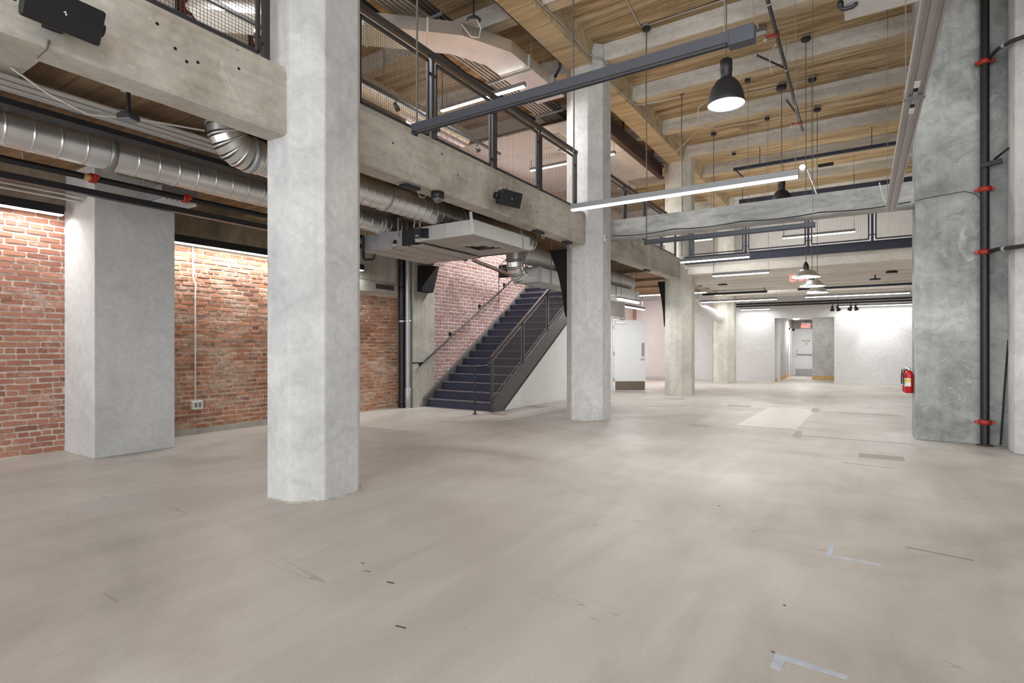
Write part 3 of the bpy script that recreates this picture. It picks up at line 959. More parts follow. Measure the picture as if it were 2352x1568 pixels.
# duct A: drops from the gallery slab, turns and runs along the aisle just behind the beam
DX, DZ, DR = -5.2, 3.28, 0.172
t = thing('spiral_duct', 'large round spiral duct behind the gallery beam, ending over the ceiling unit', 'duct', (DX, 5.5, 3.1), 'round ducts in the aisle')
RB = 0.20
y0 = 2.98
spiral('duct_run', [(DX, y0 + RB, DZ), (DX, 8.72, DZ)], DR, M['galv'], t)
elbow('duct_elbow', (DX, y0 + RB, DZ + RB), RB, DR * 0.99, 180, 270, (0, 1, 0), (0, 0, 1), M['galv'], t)
MB().tube([(DX, y0, DZ + RB), (DX, y0, 3.75)], DR * 0.985, 28).build('riser', M['galv'], t)
band((DX, y0, DZ + RB + 0.02), (0, 0, 1), DR, 0.05, t)
for y in (3.22, 3.9, 4.15, 4.36, 5.05, 6.6):
    band((DX, y, DZ), (0, 1, 0), DR, 0.05, t)
MB().lathe([(0.0, 0.03), (DR - 0.01, 0.03), (DR + 0.008, 0.0), (DR + 0.008, -0.04)], (DX, 8.72, DZ), 28, (0, 1, 0)).build('end_cap', M['galv'], t)
for y in (4.6, 7.9):
    MB().box(DX - 0.012, DX + 0.012, y - 0.002, y + 0.002, DZ + DR, 3.56).build('hanger_strap', M['galv_dull'], t)

# duct B: farther round duct over the aisle, from the left edge
DX2, DZ2, DR2 = -6.2, 3.225, 0.155
t = thing('spiral_duct', 'round spiral duct crossing above the plastered pilaster', 'duct', (DX2, 3.0, 3.05), 'round ducts in the aisle')
spiral('duct_run', [(DX2, -2.5, DZ2), (DX2, 2.36, DZ2)], DR2, M['galv'], t, 0.19)
spiral('duct_run', [(DX2, 2.40, DZ2), (DX2, 6.25, DZ2)], DR2, M['galv'], t, 0.19)
band((DX2, 2.38, DZ2), (0, 1, 0), DR2 + 0.004, 0.06, t, mat=M['seam'])
for y in (5.95, 6.28, 6.4, 6.55):
    band((DX2, y, DZ2), (0, 1, 0), DR2, 0.04, t)
spiral('duct_run', [(DX2, 6.25, DZ2), (DX2, 6.85, DZ2)], DR2 * 0.95, M['galv'], t, 0.1)
for y in (1.2, 4.9):
    MB().box(DX2 - 0.012, DX2 + 0.012, y - 0.002, y + 0.002, DZ2 + DR2, 3.56).build('hanger_strap', M['galv_dull'], t)

# duct C: beyond the ceiling unit, round duct above a flat rectangular duct
t = thing('spiral_duct', 'closely ribbed round duct running on above the stair foot', 'duct', (-5.6, 12, 2.95), 'round ducts in the aisle')
spiral('duct_run', [(-5.65, 9.12, 3.17), (-5.65, 15.2, 3.17)], 0.18, M['galv_light'], t, 0.1, 0.006)
for y in (10.6, 13.4):
    band((-5.65, y, 3.17), (0, 1, 0), 0.18, 0.05, t)
for y in (9.6, 12.2, 14.6):
    MB().box(-5.662, -5.638, y - 0.002, y + 0.002, 3.35, 3.56).build('hanger_strap', M['galv_dull'], t)
t = thing('flat_duct', 'rectangular sheet duct fed by a gored elbow beside the stairs', 'duct', (-5.65, 11, 2.64), 'sheet metal ducts')
MB().tube([(-5.65, 8.93, 3.2), (-5.65, 8.93, 2.98)], 0.165, 28).build('collar', M['galv'], t)
elbow('duct_elbow', (-5.65, 9.19, 2.98), 0.26, 0.16, 180, 262, (0, 1, 0), (0, 0, 1), M['galv'], t, 4)
band((-5.65, 8.93, 3.0), (0, 0, 1), 0.165, 0.03, t, mat=M['seam'])
n = 12
vs = []
for k in range(n):
    a = rad(45 + 30 * k)
    vs.append((-5.65 + 0.16 * math.cos(a), 9.16, 2.74 + 0.155 * math.sin(a)))
sq = []
for k in range(n):
    a = rad(45 + 30 * k)
    mx = max(abs(math.cos(a)), abs(math.sin(a)))
    sq.append((-5.68 + 0.3 * math.cos(a) / mx, 9.46, 2.78 + 0.14 * math.sin(a) / mx))
MB().add(vs + sq, [(k, (k + 1) % n, n + (k + 1) % n, n + k) for k in range(n)]).build('transition', M['galv_light'], t)
for a, b in ((9.46, 10.55), (10.57, 11.95), (11.97, 13.4), (13.42, 15.2)):
    MB().box(-5.98, -5.38, a, b, 2.64, 2.92).build('duct_section', M['galv_light'], t, 0.006)
for y in (9.46, 10.56, 11.96, 13.41):
    MB().box(-6.0, -5.36, y - 0.015, y + 0.015, 2.62, 2.94).build('flange', M['galv_dull'], t)
for y in (9.9, 12.7):
    for x in (-5.99, -5.37):
        MB().box(x - 0.008, x + 0.008, y - 0.012, y + 0.012, 2.62, 3.56).build('hanger_strap', M['galv_dull'], t)

t = thing('spiral_duct', 'dull elbowed round duct between third and farthest columns', 'duct', (-4.9, 19, 2.3), 'round ducts in the aisle')
MB().tube([at(1560, 660, Y=17.2), at(1585, 685, Y=17.8), at(1597, 704, Y=18.4), at(1650, 728, Y=20.9)], 0.2, 24).build('duct_elbow', M['galv_light'], t)
q_ = at(1585, 685, Y=17.8)
MB().box(q_.x - 0.012, q_.x + 0.012, q_.y - 0.002, q_.y + 0.002, q_.z + 0.15, 3.56).build('hanger_strap', M['galv_dull'], t)

# ceiling unit (fan coil) with its plenum and diffuser
t = thing('ceiling_unit', 'sheet steel air handling unit with square diffuser hung under the gallery beam', 'air unit', (-5.6, 6.8, 2.85))
MB().box(-6.70, -5.84, 6.05, 7.57, 2.86, 3.10).build('casing', M['galv_dull'], t, 0.004)
MB().box(-5.838, -5.58, 6.052, 7.56, 2.865, 3.098).build('fan_section', M['black'], t, 0.003)
MB().box(-5.575, -4.50, 6.05, 7.57, 2.895, 3.10).build('plenum', M['galv_light'], t, 0.004)
for x in (-6.68, -6.35, -6.02, -5.72):
    MB().box(x, x + 0.26, 6.10, 7.55, 2.845, 2.862).build('bottom_panel', M['sheet_under'], t, 0.003)
for x in (-6.38, -6.05):
    MB().box(x - 0.012, x + 0.012, 6.045, 7.575, 2.85, 3.105).build('seam', M['galv'], t)
for x in (-5.0, -4.72):
    MB().box(x - 0.004, x + 0.004, 6.043, 7.575, 2.893, 3.105).build('seam', M['galv'], t)
MB().box(-5.574, -4.502, 6.052, 7.568, 2.887, 2.896).build('lip', M['sheet_under'], t)
pl = MB().box(-5.52, -5.39, 5.97, 6.05, 2.93, 3.07).build('control_box', M['fixture'], t, 0.004)
MB().box(-5.50, -5.41, 5.965, 5.97, 2.97, 3.05).build('circuit_board', M['navy'], pl)
MB().box(-5.48, -5.43, 5.962, 5.965, 2.95, 2.965).build('rating_plate', M['label_white'], pl)
MB().box(-5.35, -5.31, 6.0, 6.05, 2.92, 3.06).build('bracket', M['black'], t)
MB().lathe([(0.0, 0.002), (0.035, 0.002), (0.04, 0.0)], (-5.98, 6.049, 2.93), 14, (0, -1, 0)).build('port', M['void'], t)
MB().box(-6.02, -5.96, 6.045, 6.05, 2.885, 2.905).build('rating_plate', M['label_white'], t)
df = MB().box(-5.17, -4.57, 6.48, 7.08, 2.882, 2.887).build('diffuser', M['sheet_under'], t, 0.003)
for s, zz, dp in ((0.27, 2.880, 0.0), (0.19, 2.880, 0.0), (0.11, 2.880, 0.0)):
    cx_, cy_ = -4.87, 6.78
    o_ = [(-s, -s), (s, -s), (s, s), (-s, s)]
    i_ = [(a * 0.78, b * 0.78) for a, b in o_]
    vs = [(cx_ + a, cy_ + b, zz) for a, b in o_] + [(cx_ + a, cy_ + b, zz - 0.022) for a, b in i_]
    MB().add(vs, [(k, (k + 1) % 4, 4 + (k + 1) % 4, 4 + k) for k in range(4)]).build('vane', M['sheet_under'], df)
MB().box(-5.1, -4.64, 6.55, 7.01, 2.8795, 2.8825).build('throat', M['void'], df)
for x, y, a in ((-4.49, 6.03, 0), (-4.49, 7.35, 0)):
    MB().bar((x, y, 2.9), (x - 0.02, y - 0.03, 3.19), 0.004 if y > 7 else 0.05, 0.05 if y > 7 else 0.004, (0, 1, 0)).build('hanger_strap', M['galv'], t)
for x in (-6.6, -5.9):
    MB().box(x - 0.012, x + 0.012, 6.03, 6.05, 3.0, 3.5).build('hanger_strap', M['galv_dull'], t)
# its drain pipe and cables
tag(MB().tube([(-6.62, 6.0, 3.08), (-6.62, 6.0, 2.76), (-6.60, 6.0, 2.72), (-6.56, 6.0, 2.705), (-6.42, 6.0, 2.70), (-6.38, 6.0, 2.715), (-6.37, 6.0, 2.78)], 0.022, 10).build('condensate_pipe', M['black']),
    'black hooked drain pipe on the left face of the air handling unit', 'pipe')
for k, (x, y) in enumerate(((-5.55, 6.0), (-5.42, 5.98))):
    tag(MB().tube([(x, y, 3.09), (x + 0.02, y, 3.2), (x - 0.05, y + 0.1, 3.4), (x - 0.08, y + 0.15, 3.56)], 0.009, 6).build('cable', M['whitecable']),
        ('left' if k == 0 else 'right') + ' pale cable dropping into the control box of the air unit', 'cable')

# rectangular duct on the gallery
t = thing('gallery_duct', 'bright rectangular sheet metal duct bending above the gallery railing', 'duct', (-5.5, 7, 6.25), 'sheet metal ducts')


def rect_run(pts, w, h, name_):
    pts = [Vector(p) for p in pts]
    vs, fs = [], []
    for i, p in enumerate(pts):
        d = (pts[min(i + 1, len(pts) - 1)] - pts[max(i - 1, 0)])
        if 0 < i < len(pts) - 1:
            d = (pts[i] - pts[i - 1]).normalized() + (pts[i + 1] - pts[i]).normalized()
        d.z = 0
        d.normalize()
        r = Vector((d.y, -d.x, 0))
        k = 1.0
        if 0 < i < len(pts) - 1:
            e = (pts[i] - pts[i - 1]).normalized()
            k = 1 / max(0.4, d.dot(e))
        vs += [p + r * w / 2 * k - Vector((0, 0, h / 2)), p + r * w / 2 * k + Vector((0, 0, h / 2)), p - r * w / 2 * k + Vector((0, 0, h / 2)), p - r * w / 2 * k - Vector((0, 0, h / 2))]
    for i in range(len(pts) - 1):
        for k in range(4):
            fs.append((i * 4 + k, i * 4 + (k + 1) % 4, (i + 1) * 4 + (k + 1) % 4, (i + 1) * 4 + k))
    fs += [(0, 3, 2, 1), tuple(len(pts) * 4 - 4 + k for k in range(4))]
    return MB().add(vs, fs).build(name_, M['galv'], t)


K9 = 0.96
rect_run([(x * K9, y * K9, 6.15) for x, y in ((-8.4, 4.35), (-6.25, 6.35), (-5.55, 7.02), (-5.22, 7.75), (-5.22, 9.6))], 0.57, 0.2, 'duct_section')
for p, d in (((-7.3, 5.37, 6.35), (0.73, 0.69)), ((-6.6, 6.02, 6.35), (0.73, 0.69)), ((-5.9, 6.68, 6.35), (0.73, 0.69)), ((-5.22, 8.25, 6.35), (0, 1)), ((-5.22, 9.1, 6.35), (0, 1))):
    d = Vector((d[0], d[1], 0)).normalized()
    r = Vector((d.y, -d.x, 0))
    p = Vector((p[0] * K9, p[1] * K9, 6.15))
    MB().bar(p - r * 0.3, p + r * 0.3, 0.03, 0.22).build('flange', M['galv_light'], t)
for x, y in ((-4.71, 7.97), (-4.71, 8.4), (-5.31, 7.97)):
    MB().box(x - 0.008, x + 0.008, y - 0.008, y + 0.008, 6.04, 6.8).build('hanger_strap', M['galv'], t)
MB().bar((-5.36, 8.0, 6.03), (-4.68, 8.0, 6.03), 0.04, 0.03).build('support_channel', M['galv'], t)

# ---------------------------------------------------------------- conduits, pipes and cables
t = thing('conduit_rack', 'bundle of steel conduits running along the aisle above black tray', 'conduits', (-5.4, 2.2, 3.25))
r_ = random.Random(4)
for i, (x, z, q) in enumerate(((-5.66, 3.42, .026), (-5.60, 3.41, .026), (-5.54, 3.40, .018), (-5.49, 3.40, .018), (-5.45, 3.395, .016), (-5.41, 3.39, .014), (-5.37, 3.39, .02), (-5.33, 3.385, .012))):
    if i > 5:
        continue
    x, z = -5.70 + 0.06 * i, 3.385 - 0.006 * (i % 2)
    q = (0.022, 0.02, 0.016, 0.018, 0.014, 0.016)[i]
    MB().tube([(x, -1.0, z), (x, 1.5, z - 0.002), (x, 4.6, z)], q, 10).build('conduit', M['conduit'], t)
    MB().tube([(x, 1.9 + 0.05 * i, z), (x, 1.98 + 0.05 * i, z)], q + 0.006, 10).build('coupling', M['galv_dull'], t)
for y in (1.0, 4.2):
    MB().bar((-5.73, y, 3.352), (-5.39, y, 3.352), 0.03, 0.03).build('trapeze', M['galv_dull'], t)
    for x in (-5.72, -5.40):
        MB().tube([(x, y, 3.34), (x, y, 3.56)], 0.006, 6).build('threaded_rod', M['galv_dull'], t)
t = thing('cable_tray', 'black cable tray full of cables beside the steel conduits', 'cable tray', (-5.8, 2.0, 3.28))
MB().box(-5.92, -5.74, -1, 6.0, 3.28, 3.29).box(-5.92, -5.91, -1, 6.0, 3.29, 3.33).box(-5.75, -5.74, -1, 6.0, 3.29, 3.33).build('tray', M['black'], t)
for i in range(4):
    pts = [(-5.88 + 0.035 * i + r_.uniform(-.01, .01), -1 + 0.64 * k, 3.305 + r_.uniform(0, .012)) for k in range(11)]
    MB().tube(pts, 0.011, 6).build('cable', M['cable' if i % 2 else 'black'], t)
for y in (0.9, 3.0, 5.0):
    MB().tube([(-5.83, y, 3.29), (-5.83, y, 3.56)], 0.006, 6).build('threaded_rod', M['galv_dull'], t)
tag(MB().tube([at(25, 155, X=-5.3), at(110, 215, X=-5.3), at(200, 262, X=-5.3), at(330, 275, X=-5.25), at(470, 300, X=-5.2)], 0.009, 6).build('cable', M['whitecable']),
    'pale cable sagging beside the conduits left of the nearest column', 'cable')
tag(MB().tube([(-5.0, 2.0, 3.40), (-4.95, 2.25, 3.40), (-4.9, 2.5, 3.45), (-4.75, 2.8, 3.54)], 0.012, 8).build('conduit', M['conduit']), 'bent steel conduit leaving the small black ceiling box', 'conduit')

pipe_l = ('upper', 'lower')
t = thing('sprinkler_pipe', 'long black sprinkler pipe with red couplings across the plastered pilaster', 'pipe', (-6.8, 2, 3.05))
MB().tube([(-6.8, -3, 3.112), (-6.8, 8.9, 3.112)], 0.034, 12).build('pipe', M['black'], t)
for u, v in ((213, 403), (426, 460)):
    p = at(u, v, X=-6.8)
    c = MB().lathe([(0.034, -0.035), (0.05, -0.03), (0.052, -0.01), (0.044, 0), (0.052, 0.01), (0.05, 0.03), (0.034, 0.035)], (p.x, p.y, 3.112), 14, (0, 1, 0)).build('coupling', M['red'], t)
    tag(c, 'red pipe coupling')
    MB().box(-6.72, -6.70 + 0.02, p.y - 0.02, p.y + 0.02, 3.09, 3.13).build('bolt', M['red'], c)
p = at(199, 397, X=-6.8)
tag(MB().lathe([(0.036, -0.03), (0.036, 0.03)], (-6.8, p.y, 3.112), 14, (0, 1, 0)).build('pipe_label', M['pine'], t), 'pale yellow band on the pipe')
for y in (1.9, 2.95, 4.9, 7.4):
    MB().tube([(-6.8, y, 3.14), (-6.8, y, 3.56)], 0.007, 6).build('hanger_rod', M['galv_dull'], t)
tag(MB().box(-6.93, -6.85, -3, 7.8, 2.945, 3.01).build('lamp_track', M['black']), 'long black track bar below the sprinkler pipe', 'track')
for k, (x, z) in enumerate(((-7.98, 3.16), (-8.05, 3.12))):
    tag(MB().tube([(x, -2, z), (x, 2.8, z)], 0.016, 8).build('conduit', M['conduit']), ('upper' if k == 0 else 'lower') + ' of two steel conduits above the left wall lamp', 'conduit')

# register beside the pilaster
t = thing('air_register', 'louvred metal air register beside the top of the plastered pilaster', 'vent', (-7.1, 4.2, 3.12))
a_, b_ = at(376, 432, X=-7.1), at(455, 470, X=-7.1)
MB().box(-7.5, -7.1, a_.y - 0.02, b_.y, 3.16, 3.30).build('duct_box', M['galv_dull'], t)
for i in range(7):
    yy = a_.y + (b_.y - a_.y) * (i + 0.5) / 7
    MB().bar((-7.48, yy, 3.14), (-7.1, yy, 3.14), 0.05, 0.006, (0, 0.6, 1)).build('louvre', M['galv'], t)
MB().tube([(-7.3, a_.y + 0.2, 3.3), (-7.3, a_.y + 0.2, 3.56)], 0.007, 6).build('hanger_rod', M['galv_dull'], t)

# outlet on the brick with its surface conduit
t = thing('wall_outlet', 'white double outlet box low on the brick with surface conduit', 'outlet', at(449, 937, X=-8.62))
p0, p1 = at(443, 568, X=-8.62), at(448, 920, X=-8.62)
pts = [(-8.615, p0.y, p0.z + 0.2), (-8.615, p0.y, 2.42), (-8.615, p0.y + 0.035, 2.30), (-8.615, p0.y + 0.035, 2.2), (-8.615, p1.y, 2.08), (-8.615, p1.y, p1.z)]
MB().tube(pts, 0.012, 8).build('conduit', M['whitecable'], t)
bx = MB().box(-8.645, -8.575, p1.y - 0.06, p1.y + 0.10, p1.z - 0.13, p1.z).build('box', M['label_white'], t, 0.006)
for k in (0, 1):
    MB().box(-8.575, -8.571, p1.y - 0.03 + 0.06 * k, p1.y + 0.01 + 0.06 * k, p1.z - 0.10, p1.z - 0.03).build('socket', M['fixture_grey'], bx)

# vertical pipes beside the raw pilaster
t = thing('drain_pipe', 'black drain pipe in the corner beside the raw pilaster', 'pipe', (-8.53, 8.86, 0), 'pair of vertical pipes')
MB().tube([(-8.545, 8.86, 0), (-8.545, 8.86, 3.56)], 0.072, 16).build('pipe', M['black'], t)
for z in (0.12, 1.98, 2.62):
    MB().lathe([(0.072, -0.04), (0.085, -0.035), (0.085, 0.035), (0.072, 0.04)], (-8.545, 8.86, z), 16).build('coupling', M['black'], t)
MB().lathe([(0.073, -0.02), (0.078, -0.018), (0.078, 0.018), (0.073, 0.02)], (-8.545, 8.86, 1.9), 16).build('clamp', M['galv'], t)
t = thing('drain_pipe', 'grey pipe with metal clamp right beside the black drain pipe', 'pipe', (-8.40, 8.87, 0), 'pair of vertical pipes')
MB().tube([(-8.395, 8.89, 0), (-8.395, 8.89, 3.56)], 0.06, 16).build('pipe', M['galv_dull'], t)
MB().lathe([(0.061, -0.02), (0.066, -0.018), (0.066, 0.018), (0.061, 0.02)], (-8.395, 8.89, 1.9), 16).build('clamp', M['galv'], t)
MB().lathe([(0.06, 0), (0.068, 0.005), (0.068, 0.4), (0.06, 0.405)], (-8.395, 8.89, 0.03), 16).build('sleeve', M['galv_dull'], t)
p = [at(960, 610, X=-8.28), at(1000, 612, X=-8.28), at(986, 673, X=-8.28), at(960, 669, X=-8.28)]
tag(MB().prism([(q.y, q.z) for q in p], -8.3, -8.16, 'x').build('steel_shroud', M['void'], None, 0.004), 'black tapered steel box high on the raw pilaster beside stairs', 'box')
q0, q1 = at(1088, 600, X=-7.9), at(1178, 636, X=-7.9)
t = thing('steel_angle', 'dark brown steel angle crossing the plum brick above the handrail', 'beam', (q0.x, q0.y, q0.z))
MB().bar(q0, q1, 0.10, 0.012).build('flange', M['copper'], t)
MB().bar(q0 + Vector((-0.05, 0, 0.05)), q1 + Vector((-0.05, 0, 0.05)), 0.012, 0.10).build('web', M['copper'], t)
MB().box(-8.33, -7.9, q1.y - 0.03, q1.y, q1.z, q1.z + 0.35).build('end_plate', M['void'], t)

# ---------------------------------------------------------------- speakers, camera, small boxes
def speaker(label, c, hw, yaw, tilt, s=1.0):
    t = thing('wall_speaker', label, 'speaker', c, 'black speakers on the gallery beams')
    R = Matrix.Rotation(rad(yaw), 3, 'Z') @ Matrix.Rotation(rad(tilt), 3, 'Y')

    def put(mb, name_, mat, bevel=0.0, par=t):
        mb.v = [tuple(Vector(c) + R @ Vector(v)) for v in mb.v]
        return mb.build(name_, mat, par, bevel)
    d, w, h = 0.10 * s, hw * s, 0.105 * s
    # body narrows toward the back
    vs = [(-d, -w * 0.72, -h * 0.7), (-d, w * 0.72, -h * 0.7), (-d, w * 0.72, h * 0.7), (-d, -w * 0.72, h * 0.7), (d * 0.5, -w, -h), (d * 0.5, w, -h), (d * 0.5, w, h), (d * 0.5, -w, h)]
    put(MB().add(vs, [(3, 2, 1, 0), (4, 5, 6, 7), (0, 1, 5, 4), (1, 2, 6, 5), (2, 3, 7, 6), (3, 0, 4, 7)]), 'cabinet', M['blacksoft'], 0.03 * s)
    g_ = put(MB().box(d * 0.45, d * 0.75, -w * 0.985, w * 0.985, -h * 0.985, h * 0.985), 'grille', M['black'], 0.022 * s)
    put(MB().add([(d * 0.77, -0.012, 0.006), (d * 0.77, 0.0, 0.016), (d * 0.77, 0.006, 0.0), (d * 0.77, 0.012, 0.004), (d * 0.77, 0.004, -0.012), (d * 0.77, -0.002, 0.004)], [(0, 1, 2, 5), (2, 3, 4, 5)]), 'emblem', M['label_white'], 0, g_)
    put(MB().lathe([(0, 0), (0.045 * s, 0), (0.045 * s, 0.03 * s), (0.0, 0.03 * s)], (-d * 0.2, -w - 0.025 * s, 0), 18, (0, 1, 0)), 'pivot', M['black'])
    put(MB().lathe([(0, 0), (0.045 * s, 0), (0.045 * s, 0.03 * s), (0.0, 0.03 * s)], (-d * 0.2, w - 0.005 * s, 0), 18, (0, 1, 0)), 'pivot', M['black'])
    MB().bar((c[0] - d * 0.6, c[1], c[2] - 0.02), (-4.18, c[1] + 0.02, c[2] - 0.02), 0.10 * s, 0.05 * s).build('bracket', M['black'], t)
    return t


speaker('large black speaker at top left on the gallery beam', (-3.99, 1.285, 3.325), 0.20, 2, 26, 1.0)
speaker('small black speaker on the beam above the air handling unit', (-4.0, 6.16, 3.335), 0.19, -14, 18, 1.0)
tag(MB().tube([at(112, 92, X=-4.17), at(108, 112, X=-4.17), at(85, 132, X=-4.25)], 0.006, 6).build('cable', M['cable']), 'thin grey cable hanging below the large black speaker', 'cable')

t = thing('dome_camera', 'black dome security camera under the gallery beam', 'camera', (-4.22, 4.97, 3.05))
MB().lathe([(0.0, 0.125), (0.055, 0.125), (0.078, 0.115), (0.08, 0.05), (0.074, 0.042), (0.0, 0.042)], (-4.22, 4.97, 3.05), 28).build('housing', M['black'], t)
MB().ball((-4.22, 4.97, 3.095), 0.056, 24, 8, -90, 0).build('dome', M['dome'], t)
MB().ball((-4.22, 4.97, 3.085), 0.03, 16, 8).build('lens', M['blacksoft'], t)


def small_box(label, u, v, X=-4.3, w=0.12, z=3.17):
    p = at(u, v, X=X)
    t = thing('occupancy_sensor', label, 'sensor', (X, p.y, z - 0.05), 'small black sensors under the gallery beams')
    MB().box(X - 0.05, X + 0.06, p.y - w, p.y + w, z - 0.045, z - 0.012).build('case', M['blacksoft'], t, 0.006)
    MB().box(X - 0.04, X + 0.05, p.y - w * 0.9, p.y + w * 0.9, z - 0.012, z).build('back_plate', M['galv_dull'], t)
    MB().tube([(X, p.y + w, z - 0.03), (X - 0.02, p.y + w + 0.08, z - 0.09), (X - 0.06, p.y + w + 0.2, z - 0.06), (X - 0.1, p.y + w + 0.3, z + 0.05)], 0.005, 6).build('cable', M['whitecable'], t)


small_box('small black sensor left of the dome camera', 941, 428)
small_box('small black sensor under the beam right of the air unit', 1235, 534)
small_box('small black sensor where the beam meets the second column', 1302, 556, w=0.1)
small_box('small black sensor under the beam before the third column', 1485, 622)


def pole_box(label, x, y, z, ztop, s=0.1, loop=False):
    t = thing('hanging_access_point', label, 'access point', (x, y, z), 'black boxes hung on ceiling poles')
    MB().prism([(x - s, y - s * 0.6), (x - s * 0.4, y - s), (x + s * 0.6, y - s), (x + s, y - s * 0.4), (x + s, y + s * 0.6), (x + s * 0.4, y + s), (x - s * 0.6, y + s), (x - s, y + s * 0.4)], z, z + 0.035).build('case', M['blacksoft'], t, 0.006)
    MB().prism([(x - s * .9, y - s * 0.5), (x - s * 0.3, y - s * .9), (x + s * 0.9, y - s * .3), (x + s * .3, y + s * 0.9), (x - s * 0.5, y + s * .8)], z - 0.006, z).build('base_plate', M['fixture_grey'], t)
    MB().tube([(x, y, z + 0.03), (x, y, z + 0.09)], 0.02, 12).build('collar', M['black'], t)
    MB().tube([(x, y, z + 0.08), (x, y, ztop)], 0.014, 10).build('pole', M['black'], t)
    if loop:
        MB().tube([(x + 0.06, y, z), (x + 0.09, y + 0.05, z - 0.1), (x + 0.02, y + 0.1, z - 0.2), (x - 0.12, y + 0.1, z - 0.14), (x - 0.3, y + 0.1, z + 0.1)], 0.008, 6).build('cable', M['whitecable'], t)


pole_box('dark box on a black pole under the gallery left of the nearest column', -4.75, 1.955, 3.09, 3.56, 0.07)
p = at(1090, 44, X=-5.0)
pole_box('dark box on a pole above the gallery with looped white cable', -4.70, 6.33, 6.02, 6.8, 0.09, True)
for k, (u, v, Y) in enumerate(((1660, 655, 17.0), (2010, 643, 17.0), (2048, 627, 16.6))):
    p = at(u, v, Y=Y)
    pole_box(('dark box on a short pole under rear gallery above the lit lamp', 'dark box under the rear gallery left of its twin near the pier', 'dark box on a short pole nearest the pier under the rear gallery')[k], p.x, p.y, p.z, 3.46, 0.12)

# ---------------------------------------------------------------- stairs
SX0, SX1 = -8.26, -6.38
Y0, RIS, GO, NS = 9.36, 3.75 / 21, 0.262, 20
SL = RIS / GO
st = thing('staircase', 'navy steel staircase climbing along the plum brick wall', 'stairs', (-7.3, Y0, 0))
for i in range(NS + 1):
    y = Y0 + i * GO
    z = i * RIS
    MB().box(SX0 + 0.05, SX1 - 0.05, y, y + 0.012, z, z + RIS - 0.03).build('riser', M['riser'], st)
    if i < NS:
        tr = MB().box(SX0 + 0.05, SX1 - 0.05, y - 0.03, y + GO + 0.01, z + RIS - 0.035, z + RIS).build('tread', M['tread'], st, 0.004)
        MB().box(SX0 + 0.06, SX1 - 0.06, y - 0.034, y + 0.03, z + RIS - 0.012, z + RIS + 0.002).build('nosing', M['nosing'], tr)
for x in (SX0, SX1 - 0.05):
    poly = [(Y0 - 0.10, 0), (Y0 + 0.28, 0), (Y0 + NS * GO + 0.35, 3.50), (Y0 + NS * GO + 0.35, 3.75), (Y0 + NS * GO + 0.13, 3.78), (Y0 - 0.10, 0.19)]
    s_ = MB().prism(poly, x, x + 0.05, 'x').build('stringer', M['stringer'], st, 0.004)
    # channel flanges along its edges
    sgn = 1 if x > -7 else -1
    xo = x + 0.05 if sgn > 0 else x
    for (a, b) in (((Y0 - 0.10, 0.19), (Y0 + NS * GO + 0.13, 3.78)),):
        MB().bar((xo - 0.01 * sgn, a[0], a[1]), (xo - 0.01 * sgn, b[0], b[1]), 0.07, 0.012, (0, -0.56, 0.83)).build('edge_flange', M['stringer'], s_)
    if sgn > 0:
        MB().bar((xo + 0.0, Y0 + 0.28, 0.01), (xo + 0.0, Y0 + NS * GO + 0.35, 3.5), 0.03, 0.012, (0, -0.56, 0.83)).build('edge_flange', M['railsteel'], s_)

# guard with mesh panels
gx = SX1 - 0.025
g_ = thing('stair_guard', 'dark mesh panelled guard along the open side of the stairs', 'railing', (gx, Y0, 0), 'mesh railings')


def line_z(y):          # top of the outer stringer
    return 0.19 + (y - (Y0 - 0.10)) * (3.78 - 0.19) / (NS * GO + 0.23)


posts = [Y0 - 0.125, Y0 + 1.10, Y0 + 2.25, Y0 + 3.4, Y0 + 4.55]
for i, y in enumerate(posts):
    zb = 0.0 if i == 0 else line_z(y) + 0.03
    MB().box(gx - 0.022, gx + 0.022, y - 0.022, y + 0.022, zb, line_z(y) + 0.93).build('post', M['railsteel'], g_, 0.002)
ya, yb = posts[0] - 0.02, posts[-1] + 0.02
MB().bar((gx, ya, line_z(ya) + 0.95), (gx, yb, line_z(yb) + 0.95), 0.06, 0.05, (0, -0.56, 0.83)).build('top_rail', M['copper'], g_)


def sheared_panel(y0, y1, parent):
    fr = MB()
    a, b = y0 + 0.05, y1 - 0.05
    lo, hi = 0.09, 0.86
    c4 = [(gx, a, line_z(a) + lo), (gx, b, line_z(b) + lo), (gx, b, line_z(b) + hi), (gx, a, line_z(a) + hi)]
    for p, q in zip(c4, c4[1:] + c4[:1]):
        fr.bar(p, q, 0.014, 0.016, (1, 0, 0))
    f = fr.build('panel_frame', M['fixture_grey'], parent)
    w_ = MB()
    n = int((b - a) / 0.042)
    for i in range(1, n):
        y = a + (b - a) * i / n
        w_.bar((gx, y, line_z(y) + lo), (gx, y, line_z(y) + hi), 0.0035, 0.0035, (1, 0, 0))
    z = line_z(a) + lo
    while z < line_z(b) + hi:
        # each level wire clipped to the sheared panel
        k = (3.78 - 0.19) / (NS * GO + 0.23)
        p0 = max(a, a + (z - (line_z(a) + hi)) / k)
        p1 = min(b, a + (z - (line_z(a) + lo)) / k)
        if p1 - p0 > 0.02:
            w_.bar((gx, p0, z), (gx, p1, z), 0.005, 0.005, (1, 0, 0))
        z += 0.033
    m_ = w_.build('wire_mesh', M['wire'], f)
    m_['kind'] = 'stuff'
    for y in (a, b):
        for h_ in (0.2, 0.75):
            MB().box(gx - 0.008, gx + 0.008, min(y, y + (0.05 if y == b else -0.05)), max(y, y + (0.05 if y == b else -0.05)), line_z(y) + h_, line_z(y) + h_ + 0.02).build('clip', M['railsteel'], f)


for a, b in zip(posts[:-1], posts[1:]):
    sheared_panel(a, b, g_)
